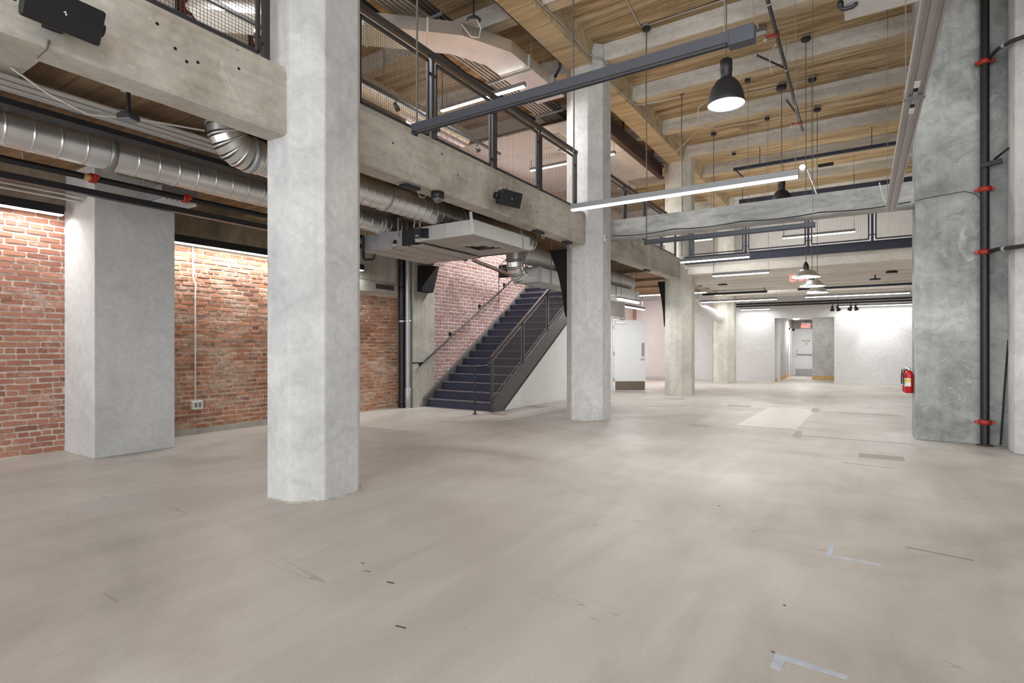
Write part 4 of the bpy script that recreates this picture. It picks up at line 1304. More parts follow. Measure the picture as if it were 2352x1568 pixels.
# short entry handrail
xh = gx - 0.06
t = thing('handrail_post', 'slim free standing handrail post at the foot of the stairs', 'handrail', (xh, Y0 - 0.55, 0))
yq = Y0 - 0.50
b0 = at(1091, 951, Z=0.0)
MB().tube([(b0.x, b0.y, 0.01), (b0.x, b0.y, 0.90), (b0.x + 0.0, b0.y + 0.015, 0.93), (b0.x + 0.02, b0.y + 0.05, 0.945), (-6.475, Y0 - 0.22, 0.945), (-6.47, Y0 - 0.17, 0.96), (-6.465, Y0 + 0.12, 1.16)], 0.019, 10).build('rail', M['black'], t)
MB().lathe([(0.0, 0.012), (0.05, 0.012), (0.05, 0.0)], (b0.x, b0.y, 0.0), 16).build('foot_plate', M['black'], t)
# wall handrail
t = thing('wall_handrail', 'slim black handrail climbing the plum brick wall', 'handrail', (-8.22, 9.0, 0.95))
h0, h1 = at(948, 831, X=-8.2), at(970, 830, X=-8.2)
h2 = at(1182, 638, X=-8.2)
MB().tube([(-8.2, h0.y, 0.99), (-8.2, h1.y, 0.99), (-8.2, h1.y + 0.05, 1.005), (-8.2, h1.y + 0.10, 1.035), h2, Vector(h2) + (Vector(h2) - Vector((-8.2, h1.y + 0.10, 1.035))) * 0.25], 0.02, 10).build('rail', M['black'], t)
for u, v in ((972, 826), (1045, 757), (1112, 693), (1168, 644)):
    p = at(u, v + 3, X=-8.2)
    MB().tube([(-8.2, p.y, p.z), (-8.22, p.y, p.z - 0.06), (-8.30, p.y, p.z - 0.07), (-8.36 if p.y > 9.6 else -8.3, p.y, p.z - 0.07)], 0.01, 8).build('bracket', M['black'], t)
    MB().box(-8.36 if p.y > 9.6 else -8.31, -8.335 if p.y > 9.6 else -8.295, p.y - 0.04, p.y + 0.04, p.z - 0.11, p.z - 0.03).build('wall_plate', M['black'], t)


# ---------------------------------------------------------------- railings on the galleries
def mesh_railing(label, p0, p1, ts, z0=3.75, height=1.06, mat_post='railsteel', rail_top=True, pitch=0.028):
    """level railing from p0 to p1 (x, y); ts: distances of the posts along it"""
    p0, p1 = Vector((p0[0], p0[1], 0)), Vector((p1[0], p1[1], 0))
    d = (p1 - p0).normalized()
    L = (p1 - p0).length
    nrm = Vector((d.y, -d.x, 0))
    t = thing('mesh_railing', label, 'railing', (p0.x, p0.y, z0), 'mesh railings')
    P = lambda s, z: Vector((p0.x + d.x * s, p0.y + d.y * s, z0 + z))
    if rail_top:
        MB().bar(P(0, height - 0.03), P(L, height - 0.03), 0.055, 0.06).build('top_rail', M[mat_post], t)
    for s in ts:
        MB().bar(P(s, 0.0), P(s, height - 0.05), 0.05, 0.05, d).build('post', M[mat_post], t)
        MB().bar(P(s - 0.05, 0.004), P(s + 0.05, 0.004), 0.09, 0.008).build('base_plate', M[mat_post], t)
    for a, b in zip(ts[:-1], ts[1:]):
        a, b = a + 0.07, b - 0.07
        if b - a < 0.1:
            continue
        lo, hi = 0.06, height - 0.12
        fr = MB()
        for q, r in ((P(a, lo), P(b, lo)), (P(b, lo), P(b, hi)), (P(b, hi), P(a, hi)), (P(a, hi), P(a, lo))):
            fr.bar(q, r, 0.03, 0.028, nrm)
        f = fr.build('panel_frame', M['fixture' if mat_post != 'navy' else 'navy'], t)
        w_ = MB()
        n = int((b - a) / pitch)
        for i in range(1, n):
            s = a + (b - a) * i / n
            w_.bar(P(s, lo), P(s, hi), 0.0026, 0.0026, nrm)
        n = int((hi - lo) / pitch)
        for i in range(1, n):
            z = lo + (hi - lo) * i / n
            w_.bar(P(a, z), P(b, z), 0.0026, 0.0026, nrm)
        m_ = w_.build('wire_mesh', M['wire'], f)
        m_['kind'] = 'stuff'
        for s, e in ((a, -0.05), (b, 0.05)):
            for z in (0.16, height - 0.26):
                MB().bar(P(s, z), P(s + e, z), 0.02, 0.03, nrm).build('clip', M[mat_post], f)
    return t


mesh_railing('mesh gallery railing at top left above the large speaker', (-4.27, -1.0), (-4.27, 2.86), [0.0, 1.25, 2.5, 3.79])
mesh_railing('mesh gallery railing between the first and second columns', (-4.27, 3.72), (-4.27, 8.80), [0.03, 1.2, 2.47, 3.74, 5.03])
mesh_railing('mesh gallery railing between the second and third columns', (-4.27, 9.85), (-4.27, 14.95), [0.03, 1.3, 2.55, 3.8, 5.05])
mesh_railing('navy mesh railing along the rear gallery edge', (-3.95, 15.1), (3.0, 15.1), [0.02, 1.43, 2.85, 4.15, 5.5, 6.9], 3.765, 1.06, 'navy', True, 0.04)

# ---------------------------------------------------------------- right side: riser pipe, extinguishers, hanging channel
t = thing('riser_pipe', 'black standpipe with red couplings on the grey pier', 'pipe', (1.405, 9.72, 0))
MB().tube([(1.405, 9.72, 0), (1.405, 9.72, 6.78)], 0.05, 20).build('pipe', M['black'], t)
MB().lathe([(0.05, 0.0), (0.09, 0.0), (0.09, 0.012), (0.055, 0.02)], (1.405, 9.72, 0), 18).build('floor_flange', M['copper'], t)
for z in (5.21, 3.48, 2.63, 0.32):
    c = MB().lathe([(0.05, -0.035), (0.072, -0.03), (0.075, 0.0), (0.072, 0.03), (0.05, 0.035)], (1.405, 9.72, z), 20).build('coupling', M['red'], t)
    tag(c, 'red grooved coupling')
    for s in (-1, 1):
        MB().box(1.405 + s * 0.065, 1.405 + s * 0.105, 9.70, 9.74, z - 0.02, z + 0.02).build('bolt_lug', M['red'], c)
MB().bar((1.36, 9.68, 3.79), (1.575, 9.64, 3.82), 0.06, 0.06).build('clamp', M['black'], t)
MB().bar((1.5, 9.69, 3.86), (1.60, 9.45, 3.92), 0.02, 0.02).build('brace', M['black'], t)
MB().tube([(1.43, 9.69, 5.22), (1.46, 9.62, 5.24), (1.50, 9.45, 5.24), (1.57, 9.1, 5.15), (1.66, 8.8, 5.05), (1.78, 8.3, 4.9)], 0.026, 10).build('branch_pipe', M['black'], t)
MB().lathe([(0.026, -0.03), (0.038, -0.028), (0.038, 0.028), (0.026, 0.03)], (1.535, 9.28, 5.20), 12, (0.07, -0.35, -0.09)).build('union', M['galv_dull'], t)
MB().tube([(1.44, 9.68, 2.63), (1.50, 9.45, 2.62), (1.57, 9.1, 2.58), (1.66, 8.8, 2.55), (1.78, 8.3, 2.5)], 0.026, 10).build('branch_pipe', M['black'], t)
MB().lathe([(0.026, -0.03), (0.04, -0.028), (0.04, 0.028), (0.026, 0.03)], (1.535, 9.28, 2.60), 12, (0.07, -0.35, -0.04)).build('union', M['galv_dull'], t)
tag(MB().tube([at(2298, 1021, Y=9.79), at(2308, 880, Y=9.79), at(2316, 780, Y=9.79)], 0.011, 8).build('thin_rod', M['black']), 'thin black rod leaning on the pier right of standpipe', 'rod')
tag(MB().tube([at(2103, 461, Y=9.8), at(2125, 455, Y=9.8), at(2170, 447, Y=9.8), at(2215, 439, Y=9.8), at(2240, 445, Y=9.8), at(2256, 462, Y=9.8)], 0.006, 6).build('cable', M['cable']),
    'thin grey cable tacked across the grey pier', 'cable')

t = thing('hanging_channel', 'long grey steel channel hung overhead beside the grey pier', 'track', (0.33, 6, 3.15))
for a, b in ((1.0, 5.05), (5.07, 9.17)):
    MB().prism([(0.27, 3.20), (0.27, 3.26), (0.39, 3.26), (0.39, 3.20), (0.375, 3.20), (0.375, 3.215), (0.345, 3.215), (0.345, 3.20), (0.315, 3.20), (0.315, 3.215), (0.285, 3.215), (0.285, 3.20)], a, b, 'y').build('channel', M['silver'], t)
    for y in (a + 0.25 if a > 4 else b - 0.25,):
        MB().box(0.31, 0.345, y - 0.05, y + 0.05, 3.195, 3.212).build('connector', M['label_white'], t)
        MB().box(0.315, 0.34, y + (-0.14 if a > 4 else 0.07), y + (-0.08 if a > 4 else 0.13), 3.198, 3.212).build('slot', M['void'], t)
MB().box(0.265, 0.395, 5.03, 5.09, 3.195, 3.265).build('joint_plate', M['fixture_grey'], t)
for y in (5.3, 8.9):
    MB().tube([(0.29, y, 3.25), (0.29, y, ceil_z(y))], 0.004, 6).build('suspension_wire', M['wirecable'], t)
MB().tube([(0.30, 9.0, 3.26), (0.25, 9.1, 3.38), (0.20, 9.05, 3.6)], 0.008, 6).build('feed_cable', M['whitecable'], t)


def extinguisher(label, x, y, z0):
    t = thing('fire_extinguisher', label, 'extinguisher', (x, y, z0), 'pair of red extinguishers')
    MB().lathe([(0.0, 0.0), (0.05, 0.0), (0.058, 0.01), (0.058, 0.27), (0.05, 0.305), (0.028, 0.33), (0.018, 0.335)], (x, y, z0), 24).build('cylinder', M['redpaint'], t)
    lb = MB()
    n = 10
    vs, fs = [], []
    for k in range(n + 1):
        a = rad(180 + 110 * k / n)
        for z in (0.10, 0.22):
            vs.append((x + 0.0592 * math.cos(a), y + 0.0592 * math.sin(a), z0 + z))
    lb.add(vs, [(2 * k, 2 * k + 2, 2 * k + 3, 2 * k + 1) for k in range(n)])
    l_ = lb.build('printed_label', M['label_white'], t)
    vs = [(v[0] + (v[0] - x) * 0.012, v[1] + (v[1] - y) * 0.012, z0 + (0.165 if i % 2 == 0 else 0.205)) for i, v in enumerate(vs)]
    MB().add(vs, [(2 * k, 2 * k + 2, 2 * k + 3, 2 * k + 1) for k in range(n)]).build('yellow_stripe', M['label_yellow'], l_)
    MB().lathe([(0.018, 0.33), (0.022, 0.34), (0.022, 0.375), (0.0, 0.38)], (x, y, z0), 14).build('valve', M['galv'], t)
    MB().bar((x + 0.02, y, z0 + 0.375), (x - 0.09, y - 0.03, z0 + 0.40), 0.018, 0.008).build('lever', M['galv'], t)
    MB().bar((x + 0.02, y, z0 + 0.355), (x - 0.08, y - 0.03, z0 + 0.352), 0.018, 0.008).build('carry_handle', M['galv'], t)
    MB().tube([(x - 0.02, y - 0.02, z0 + 0.35), (x - 0.06, y - 0.035, z0 + 0.33), (x - 0.068, y - 0.03, z0 + 0.25), (x - 0.066, y - 0.03, z0 + 0.12)], 0.009, 8).build('hose', M['black'], t)
    MB().bar((x + 0.04, y, z0 + 0.30), (0.655, y, z0 + 0.30), 0.03, 0.02).build('wall_hook', M['galv_dull'], t)


extinguisher('front red fire extinguisher on the side of the grey pier', 0.585, 9.98, 0.66)
extinguisher('rear red fire extinguisher half hidden behind its twin', 0.575, 10.26, 0.66)

# white unit at the top right
t = thing('ceiling_cabinet', 'white boxed air unit near the ceiling at top right', 'air unit', (0.5, 7.4, 5.6))
MB().box(-0.19, 1.15, 6.3, 8.38, 5.6, 6.1).build('casing', M['panelwhite'], t, 0.006)
for x, y in ((-0.1, 6.4), (1.05, 6.4), (-0.1, 8.3), (1.05, 8.3)):
    MB().tube([(x, y, 6.1), (x, y, ceil_z(y))], 0.008, 6).build('hanger_rod', M['galv_dull'], t)
t = thing('vent_pipe', 'dark elbowed pipe hanging beside the white boxed unit', 'pipe', (-0.2, 8.0, 5.7))
a_ = at(1930, 22, Y=8.0)
b_ = at(1966, 12, Y=8.0)
MB().tube([(a_.x, 8.0, 6.8), (a_.x, 8.0, a_.z + 0.03), (a_.x + 0.02, 8.0, a_.z), (a_.x + 0.05, 8.0, a_.z - 0.01), (b_.x - 0.03, 8.0, a_.z - 0.01), (b_.x, 8.0, a_.z + 0.01), (b_.x, 8.0, a_.z + 0.12)], 0.026, 10).build('pipe', M['fixture'], t)
MB().lathe([(0.028, -0.03), (0.036, -0.028), (0.036, 0.028), (0.028, 0.03)], (a_.x, 8.0, a_.z + 0.06), 12).build('fitting', M['fixture'], t)

# ---------------------------------------------------------------- ceiling services over the main floor
t = thing('sprinkler_main', 'dark sprinkler pipe with red fittings under the high ceiling', 'pipe', (-1.13, 8, 6.3))
MB().tube([(-1.13, 4.0, 6.33), (-1.13, 13.9, 6.2)], 0.028, 12).build('pipe', M['fixture'], t)
for u, v in ((1784, 104), (1838, 298)):
    p = at(u, v, X=-1.13)
    c = MB().lathe([(0.028, -0.04), (0.042, -0.035), (0.042, 0.035), (0.028, 0.04)], (-1.13, p.y, 6.33 - 0.0131 * (p.y - 4)), 12, (0, 1, 0)).build('tee', M['red'], t)
    tag(c, 'red pipe tee with a sprinkler head')
    z = 6.33 - 0.0131 * (p.y - 4)
    MB().bar((-1.15, p.y, z), (-1.28, p.y, z), 0.03, 0.03).build('outlet', M['red'], c)
    MB().lathe([(0.0, 0.03), (0.016, 0.03), (0.016, 0.0), (0.03, -0.045), (0.03, -0.05), (0.0, -0.05)], (-1.30, p.y, z), 12).build('head', M['galv'], c)
for a, b in (((-1.13, 10.75, 6.25), (-1.56, 10.3, 6.42)), ((-1.13, 13.0, 6.21), (-1.35, 12.8, 6.55))):
    MB().tube([a, b], 0.018, 8).build('sway_brace', M['fixture'], t)
    MB().ball(b, 0.03, 10, 6).build('brace_foot', M['galv_dull'], t)
for y in (8.6, 10.75, 12.4):
    z = 6.33 - 0.0131 * (y - 4)
    MB().lathe([(0.029, -0.01), (0.034, -0.01), (0.034, 0.01), (0.029, 0.01)], (-1.13, y, z), 12, (0, 1, 0)).build('hanger_ring', M['galv'], t)
    MB().tube([(-1.13, y, z + 0.03), (-1.13, y, ceil_z(y))], 0.006, 6).build('hanger_rod', M['galv_dull'], t)

MB().tube([at(1781, 103, X=-1.13), at(1768, 128, X=-1.3), at(1768, 150, X=-1.3), at(1775, 170, X=-1.3)], 0.008, 8).build('flexible_cable', M['whitecable'], t)


def cable_path(label, pts, r=0.011, mat='conduit', name_='conduit', cat='conduit'):
    return tag(MB().tube(pts, r, 8).build(name_, M[mat]), label, cat)


Zc = 6.785
cable_path('steel conduit crossing the near ceiling slab to a black box', [at(1435, -8, Z=Zc), at(1470, 60, Z=Zc), at(1474, 62, Z=Zc)])
cable_path('steel conduit running along the ceiling above nearest lamp', [at(1478, 61, Z=Zc), at(1560, 33, Z=Zc), at(1668, -2, Z=Zc)])
cable_path('bent conduit following the girder side to the second ceiling box', [at(1402, 190, X=-4.06), at(1418, 205, X=-4.06), at(1445, 232, X=-4.06), at(1459, 240, Z=6.5), at(1472, 241, Z=6.5), at(1562, 222, Z=6.5)])
cable_path('bent conduit rising across the girder before the third column', [at(1512, 357, X=-4.53), at(1548, 350, Z=6.39), at(1556, 346, Z=6.39), at(1600, 301, Z=6.78)])
cable_path('conduit along the girder side above the second column', [at(1232, 0, X=-4.06), at(1290, 55, X=-4.06), at(1342, 115, X=-4.06), at(1352, 125, X=-4.06), at(1388, 136, X=-3.9), at(1405, 158, X=-3.9)])
cable_path('thin conduit linking the large pendant and its neighbour box', [at(1700, 218, Z=Zc), at(1850, 184, Z=Zc)], 0.009)
cable_path('thin conduit linking ceiling boxes over the barn pendants', [at(1640, 294, Z=Zc), at(1762, 273, Z=Zc), at(1876, 254, Z=Zc)], 0.009)
cable_path('thin conduit from the sprinkler pipe to front barn pendant box', [at(1796, 106, Z=Zc), at(1842, 93, Z=Zc)], 0.009)
cable_path('white flexible cable looping under a ceiling joist beside bell pendant', [at(1618, 236, Z=6.6), at(1605, 246, Z=6.5), at(1602, 262, Z=6.45), at(1608, 282, Z=6.45), at(1622, 296, Z=6.5)], 0.010, 'whitecable', 'cable', 'cable')
cable_path('white cable running to the grey ceiling junction box', [at(1727, -5, Z=6.5), at(1730, 30, Z=6.5), at(1738, 52, Z=6.65), at(1742, 64, Z=6.74)], 0.012, 'whitecable', 'cable', 'cable')
j_ = at(1747, 70, Z=6.75)
jb = tag(MB().box(j_.x - 0.09, j_.x + 0.09, j_.y - 0.06, j_.y + 0.06, 6.7, 6.8).build('junction_box', M['galv_dull'], None, 0.003), 'small grey ceiling junction box near the bell pendant', 'box')
MB().tube([(j_.x - 0.5, j_.y, 6.75), (j_.x - 0.085, j_.y, 6.75)], 0.012, 6).build('nipple', M['galv'], jb)
for k, (u, v) in enumerate(((1717, 184), (1762, 272), (1686, 353))):
    p = at(u, v, Z=6.75)
    t = thing('ceiling_box', ('small black ceiling box right of the bell pendant', 'small black ceiling box left of the rear barn pendant cords', 'small black ceiling box beyond the glowing lamp')[k], 'box', (p.x, p.y, 6.7), 'small black ceiling boxes')
    zt = ceil_z(p.y)
    MB().lathe([(0.0, -0.09), (0.05, -0.09), (0.055, -0.08), (0.055, -0.045), (0.03, -0.045)], (p.x, p.y, zt), 16).build('cover', M['blacksoft'], t)
    MB().box(p.x - 0.045, p.x + 0.045, p.y - 0.045, p.y + 0.045, zt - 0.045, zt).build('back_box', M['galv_dull'], t)
p = at(1970, 168, Z=6.79)
rr_ = random.Random(2)
poly = [(p.x + 0.28 * (1 + rr_.uniform(-.25, .25)) * math.cos(a), p.y + 0.13 * (1 + rr_.uniform(-.3, .3)) * math.sin(a)) for a in [rad(24 * k) for k in range(15)]]
MB().prism(poly, 6.785, 6.8).build('plaster_patch', M['rib'], ceiling)
p = at(1895, 378, Z=6.79)
MB().box(p.x - 0.18, p.x + 0.22, p.y - 0.12, p.y + 0.14, 6.77, 6.8).build('dark_opening', M['void'], ceiling)
p = at(1720, 293, Z=6.79)
MB().prism([(p.x + a, p.y + b) for a, b in ((-.2, -.05), (.1, -.1), (.25, .02), (.1, .12), (-.15, .08))], 6.79, 6.8).build('plaster_patch', M['rib'], ceiling)

# steel beams seen beyond the cross beam
nb = thing('steel_beam', 'navy steel beam under the ceiling above the rear gallery edge', 'beam', (-1, 15.9, 6.15), 'navy steel beams near the ceiling')
MB().box(-2.96, 3.0, 15.85, 15.95, 6.14, 6.22).build('beam', M['navy'], nb)
for x in (-2.3, 0.2, 2.4):
    MB().box(x - 0.008, x + 0.008, 15.89, 15.91, 6.22, 6.8).build('hanger', M['navy'], nb)
MB().bar((-2.9, 15.9, 6.15), (-2.6, 15.9, 5.8), 0.05, 0.03).build('brace', M['navy'], nb)
nb = thing('steel_beam', 'lower navy steel beam just above the grey cross beam', 'beam', (-1, 19.2, 6.0), 'navy steel beams near the ceiling')
MB().box(-3.4, 3.0, 19.14, 19.26, 5.98, 6.16).build('beam', M['navy'], nb)
for x in (-3.3, -0.2, 2.4):
    MB().box(x - 0.008, x + 0.008, 19.19, 19.21, 6.16, 6.8).build('hanger', M['navy'], nb)

# spot lamp clamped on the cross beam
t = thing('clamp_spotlight', 'small glaring spotlight on a rod above the cross beam', 'lamp', at(1877, 440, Y=10.0))
a_, b_ = at(1877, 440, Y=10.0), at(1853, 388, Y=9.95)
MB().tube([(a_.x, a_.y, 3.755), b_], 0.012, 8).build('rod', M['galv'], t)
MB().box(a_.x - 0.04, a_.x + 0.04, 9.95, 10.05, 3.755, 3.775).build('clamp', M['blacksoft'], t)
c_ = at(1843, 384, Y=9.9)
MB().tube([b_, c_], 0.01, 8).build('arm', M['blacksoft'], t)
dr = (Vector((0, 0, 1.5)) - c_).normalized()
MB().lathe([(0.0, -0.05), (0.03, -0.05), (0.045, 0.0), (0.045, 0.01)], c_, 16, dr).build('head', M['blacksoft'], t)
MB().lathe([(0.0, 0.012), (0.04, 0.008), (0.042, 0.0)], c_, 16, dr).build('lens', emit('spot_lens', 14), t)

# ---------------------------------------------------------------- above the gallery on the left
t = thing('hanging_conduit_rack', 'dense bundle of steel conduits under the ceiling above the gallery', 'conduits', (-5.7, 6, 6.45))
for i in range(9):
    x = -6.0 + 0.075 * i
    MB().tube([(x, 1, 6.42), (x, 12.0, 6.42)], 0.022, 8).build('conduit', M['conduit' if i < 6 else 'fixture'], t)
for y in (4.3, 6.4, 8.6, 10.4):
    MB().bar((-6.05, y, 6.38), (-5.35, y, 6.38), 0.035, 0.03).build('trapeze', M['galv_dull'], t)
    for x in (-6.03, -5.37):
        MB().tube([(x, y, 6.37), (x, y, ceil_z(y))], 0.006, 6).build('threaded_rod', M['galv_dull'], t)
pts = [(-6.12, 1 + 0.5 * k, 6.36 + 0.03 * math.sin(k * 1.7)) for k in range(20)]
MB().tube(pts, 0.035, 8).build('cable_bundle', M['black'], t)
cable_path('black pipe running beside the ceiling girder left of second column', [(-4.56, 3.8, 6.46), (-4.56, 8.7, 6.46), (-4.62, 8.85, 6.42), (-4.8, 9.0, 6.36)], 0.03, 'fixture', 'girder_pipe', 'pipe')
t = thing('steel_joist', 'dark brown steel joist along the girder past the second column', 'beam', (-4.79, 12.6, 6.1))
MB().box(-4.86, -4.72, 9.9, 15.4, 6.1, 6.13).box(-4.80, -4.78, 9.9, 15.4, 6.13, 6.42).box(-4.86, -4.72, 9.9, 15.4, 6.42, 6.45).build('beam', M['copper'], t)
for y in (10.4, 12.4, 14.6):
    MB().box(-4.80, -4.78, y - 0.03, y + 0.03, 6.45, 6.79).build('hanger', M['copper'], t)
t = thing('suspended_soffit', 'pale ceiling panels with dark seams above the gallery past second column', 'ceiling panel', (-6.5, 13, 6.15))
for j, (a, b) in enumerate(((10.6, 11.75), (11.78, 12.95), (12.98, 14.15), (14.18, 15.3))):
    MB().box(-8.4, -4.95, a, b, 6.2, 6.23).build('panel', M['panelwhite'], t)
for y in (11.76, 14.16):
    for x in (-8.2, -5.2):
        MB().tube([(x, y, 6.23), (x, y, 6.8)], 0.006, 6).build('hanger_rod', M['galv_dull'], t)
t = thing('conduit_rack', 'bundle of conduits crossing the gallery beyond the second column', 'conduits', (-5.6, 12, 5.8))
for i in range(7):
    x = -5.75 + 0.06 * i
    MB().tube([(x, 10.2, 5.82), (x, 14.9, 5.82)], 0.018, 8).build('conduit', M['conduit'], t)
for y in (11.0, 14.6):
    MB().bar((-5.8, y, 5.79), (-5.3, y, 5.79), 0.03, 0.03).build('trapeze', M['galv_dull'], t)
    for x in (-5.78, -5.32):
        MB().tube([(x, y, 5.78), (x, y, 6.198)], 0.006, 6).build('threaded_rod', M['galv_dull'], t)

# round duct, track heads and framed prints (the second a stand-in) seen through the first railing
t = thing('spiral_duct', 'round duct above the gallery seen through the first mesh railing', 'duct', (-7.2, 6, 5.6), 'round ducts in the aisle')
spiral('duct_run', [(-7.4, 5.5, 5.93), (-7.4, 9.6, 5.93)], 0.19, M['galv'], t, 0.2)
for y in (5.7, 7.2, 9.0):
    MB().box(-7.41, -7.39, y - 0.002, y + 0.002, 6.11, 6.8).build('hanger_strap', M['galv_dull'], t)
t = thing('spotlight_track', 'black lighting track with small spotlights behind the first mesh railing', 'lamp', (-6.3, 6, 5.25))
MB().box(-6.32, -6.28, 3.2, 9.4, 5.30, 5.34).build('track', M['black'], t)
for y in (4.0, 4.7, 5.5, 6.4, 7.4, 8.6):
    h_ = MB().lathe([(0.0, 0.06), (0.03, 0.06), (0.035, 0.0), (0.045, -0.07), (0.04, -0.07), (0.0, -0.05)], (-6.3, y, 5.2), 14, (-0.5, 0, 0.85)).build('spot_head', M['black'], t)
    MB().tube([(-6.3, y, 5.30), (-6.3, y, 5.24)], 0.01, 6).build('stem', M['black'], h_)
for y in (3.4, 9.2):
    MB().tube([(-6.3, y, 5.34), (-6.3, y, 6.8)], 0.006, 6).build('hanger_rod', M['galv_dull'], t)
for k, (a, b) in enumerate(((4.15, 4.8), (5.3, 5.75))):
    t = thing('framed_print', ('maroon framed print with pale discs behind top left railing', 'second maroon framed print standing in for dark ceiling conduits behind the railing')[k], 'picture', (-8.58, a, 5.2), 'framed prints on the upper wall')

    f = MB().box(-8.6, -8.56, a, b, 5.95, 6.62).build('frame', M['black'], t)  # the second one stands in for conduits lying dark near the ceiling
    pr = MB().box(-8.56, -8.555, a + 0.04, b - 0.04, 5.99, 6.58).build('print', M['reddeco'], t)
    for i in range(2):
        for j in range(3):
            MB().lathe([(0.0, 0.003), (0.07, 0.003), (0.07, 0.0)], (-8.555, a + (b - a) * (0.3 + 0.4 * i), 6.09 + 0.19 * j), 18, (1, 0, 0)).build('disc', M['label_white'], pr)

# ---------------------------------------------------------------- rear: doors, signs, spots, pipes
# open white door
t = thing('white_door', 'white steel door standing open past the second column', 'door', (-6.33, 15.52, 0))
d0, d1 = Vector((-6.30, 15.52, 0)), Vector((-5.50, 16.05, 0))
dd = (d1 - d0).normalized()
nn = Vector((dd.y, -dd.x, 0))


def dbox(s0, s1, z0, z1, t0, t1, name_, mat, par, bevel=0.0):
    vs = []
    for s in (s0, s1):
        for q in (t0, t1):
            for z in (z0, z1):
                p = d0 + dd * s + nn * q
                vs.append((p.x, p.y, z))
    return MB().add(vs, [(0, 1, 3, 2), (4, 6, 7, 5), (0, 4, 5, 1), (2, 3, 7, 6), (0, 2, 6, 4), (1, 5, 7, 3)]).build(name_, mat, par, bevel)


dbox(0.02, 0.96, 0.015, 2.14, -0.022, 0.022, 'leaf', M['whitepaint'], t, 0.003)
dbox(0.05, 0.94, 0.03, 0.30, 0.022, 0.026, 'kick_plate', M['bronzeplate'], t)
dbox(0.84, 0.93, 1.05, 1.45, 0.022, 0.026, 'push_plate', M['steelplate'], t)
dbox(0.06, 0.38, 2.02, 2.10, 0.022, 0.07, 'door_closer', M['galv_light'], t, 0.005)
hd = dbox(0.87, 0.93, 0.93, 1.01, 0.022, 0.035, 'handle_rose', M['galv'], t)
dbox(0.80, 0.92, 0.96, 0.985, 0.05, 0.07, 'lever', M['galv'], hd, 0.005)
for z in (0.28, 1.07, 1.86):
    dbox(-0.01, 0.035, z, z + 0.12, 0.018, 0.032, 'hinge', M['galv_dull'], t)
struct('door_1', MB().box(-6.38, -6.30, 15.42, 15.5, 0, 2.2).box(-6.38, -6.30, 16.46, 16.54, 0, 2.2).box(-6.38, -6.30, 15.42, 16.54, 2.2, 2.26), M['whitepaint'], 'white steel frame of the open door')

# rear exit door in the corridor
dz = thing('exit_door', 'pale rear exit door with push bar at the corridor end', 'door', (-2.3, 28.77, 0))
MB().box(-2.66, -1.78, 28.74, 28.79, 0.01, 2.08).build('leaf', M['whitepaint'], dz, 0.003)
MB().box(-2.74, -2.66, 28.72, 28.8, 0, 2.16).box(-1.78, -1.70, 28.72, 28.8, 0, 2.16).box(-2.74, -1.70, 28.72, 28.8, 2.08, 2.16).build('frame', M['whitepaint'], dz)
pb = MB().box(-2.6, -1.86, 28.66, 28.70, 0.96, 1.02).build('push_bar', M['steelplate'], dz, 0.01)
MB().box(-2.64, -2.56, 28.68, 28.74, 0.88, 1.06).build('latch_case', M['galv'], pb)
MB().box(-1.88, -1.84, 28.68, 28.74, 0.95, 1.03).build('end_case', M['galv'], pb)
MB().box(-2.62, -1.82, 28.734, 28.74, 0.03, 0.30).build('kick_plate', M['steelplate'], dz)
MB().lathe([(0.0, 0.01), (0.035, 0.01), (0.035, 0.0)], (-2.56, 28.74, 1.12), 14, (0, -1, 0)).build('lock', M['galv'], dz)
sg = MB().box(-2.35, -2.02, 28.732, 28.74, 1.56, 1.64).build('notice', M['exit_face'], dz)
for i in range(9):
    if i != 4:
        MB().box(-2.33 + 0.035 * i, -2.31 + 0.035 * i, 28.730, 28.732, 1.58, 1.62).build('notice_mark', M['red'], sg)
rg = MB()
for k in range(16):
    a, b = rad(22.5 * k), rad(22.5 * (k + 1))
    rg.bar((-2.18 + 0.04 * math.cos(a), 28.737, 1.47 + 0.04 * math.sin(a)), (-2.18 + 0.04 * math.cos(b), 28.737, 1.47 + 0.04 * math.sin(b)), 0.012, 0.006, (0, 1, 0))
rg.build('ring_mark', M['black'], dz)
sd = thing('side_door', 'narrow white door frame in the left corridor wall', 'door', (-2.72, 28.0, 0))
MB().box(-2.745, -2.70, 27.1, 27.2, 0, 2.16).box(-2.745, -2.70, 28.1, 28.2, 0, 2.16).box(-2.745, -2.70, 27.1, 28.2, 2.08, 2.16).build('frame', M['whitepaint'], sd)
MB().box(-2.742, -2.72, 27.2, 28.1, 0.01, 2.08).build('leaf', M['whitepaint'], sd)
sgn = thing('restroom_sign', 'small black sign with white figures left of the exit door', 'sign', (-2.70, 28.78, 1.5))
pl_ = MB().box(-2.738, -2.725, 28.30, 28.62, 1.42, 1.64).build('plate', M['black'], sgn)
for i in range(2):
    yy = 28.40 + 0.12 * i
    MB().box(-2.725, -2.722, yy - 0.03, yy + 0.03, 1.47, 1.55).build('figure', M['label_white'], pl_)
    MB().lathe([(0.0, 0.003), (0.022, 0.003), (0.022, 0.0)], (-2.725, yy, 1.585), 12, (1, 0, 0)).build('figure_head', M['label_white'], pl_)


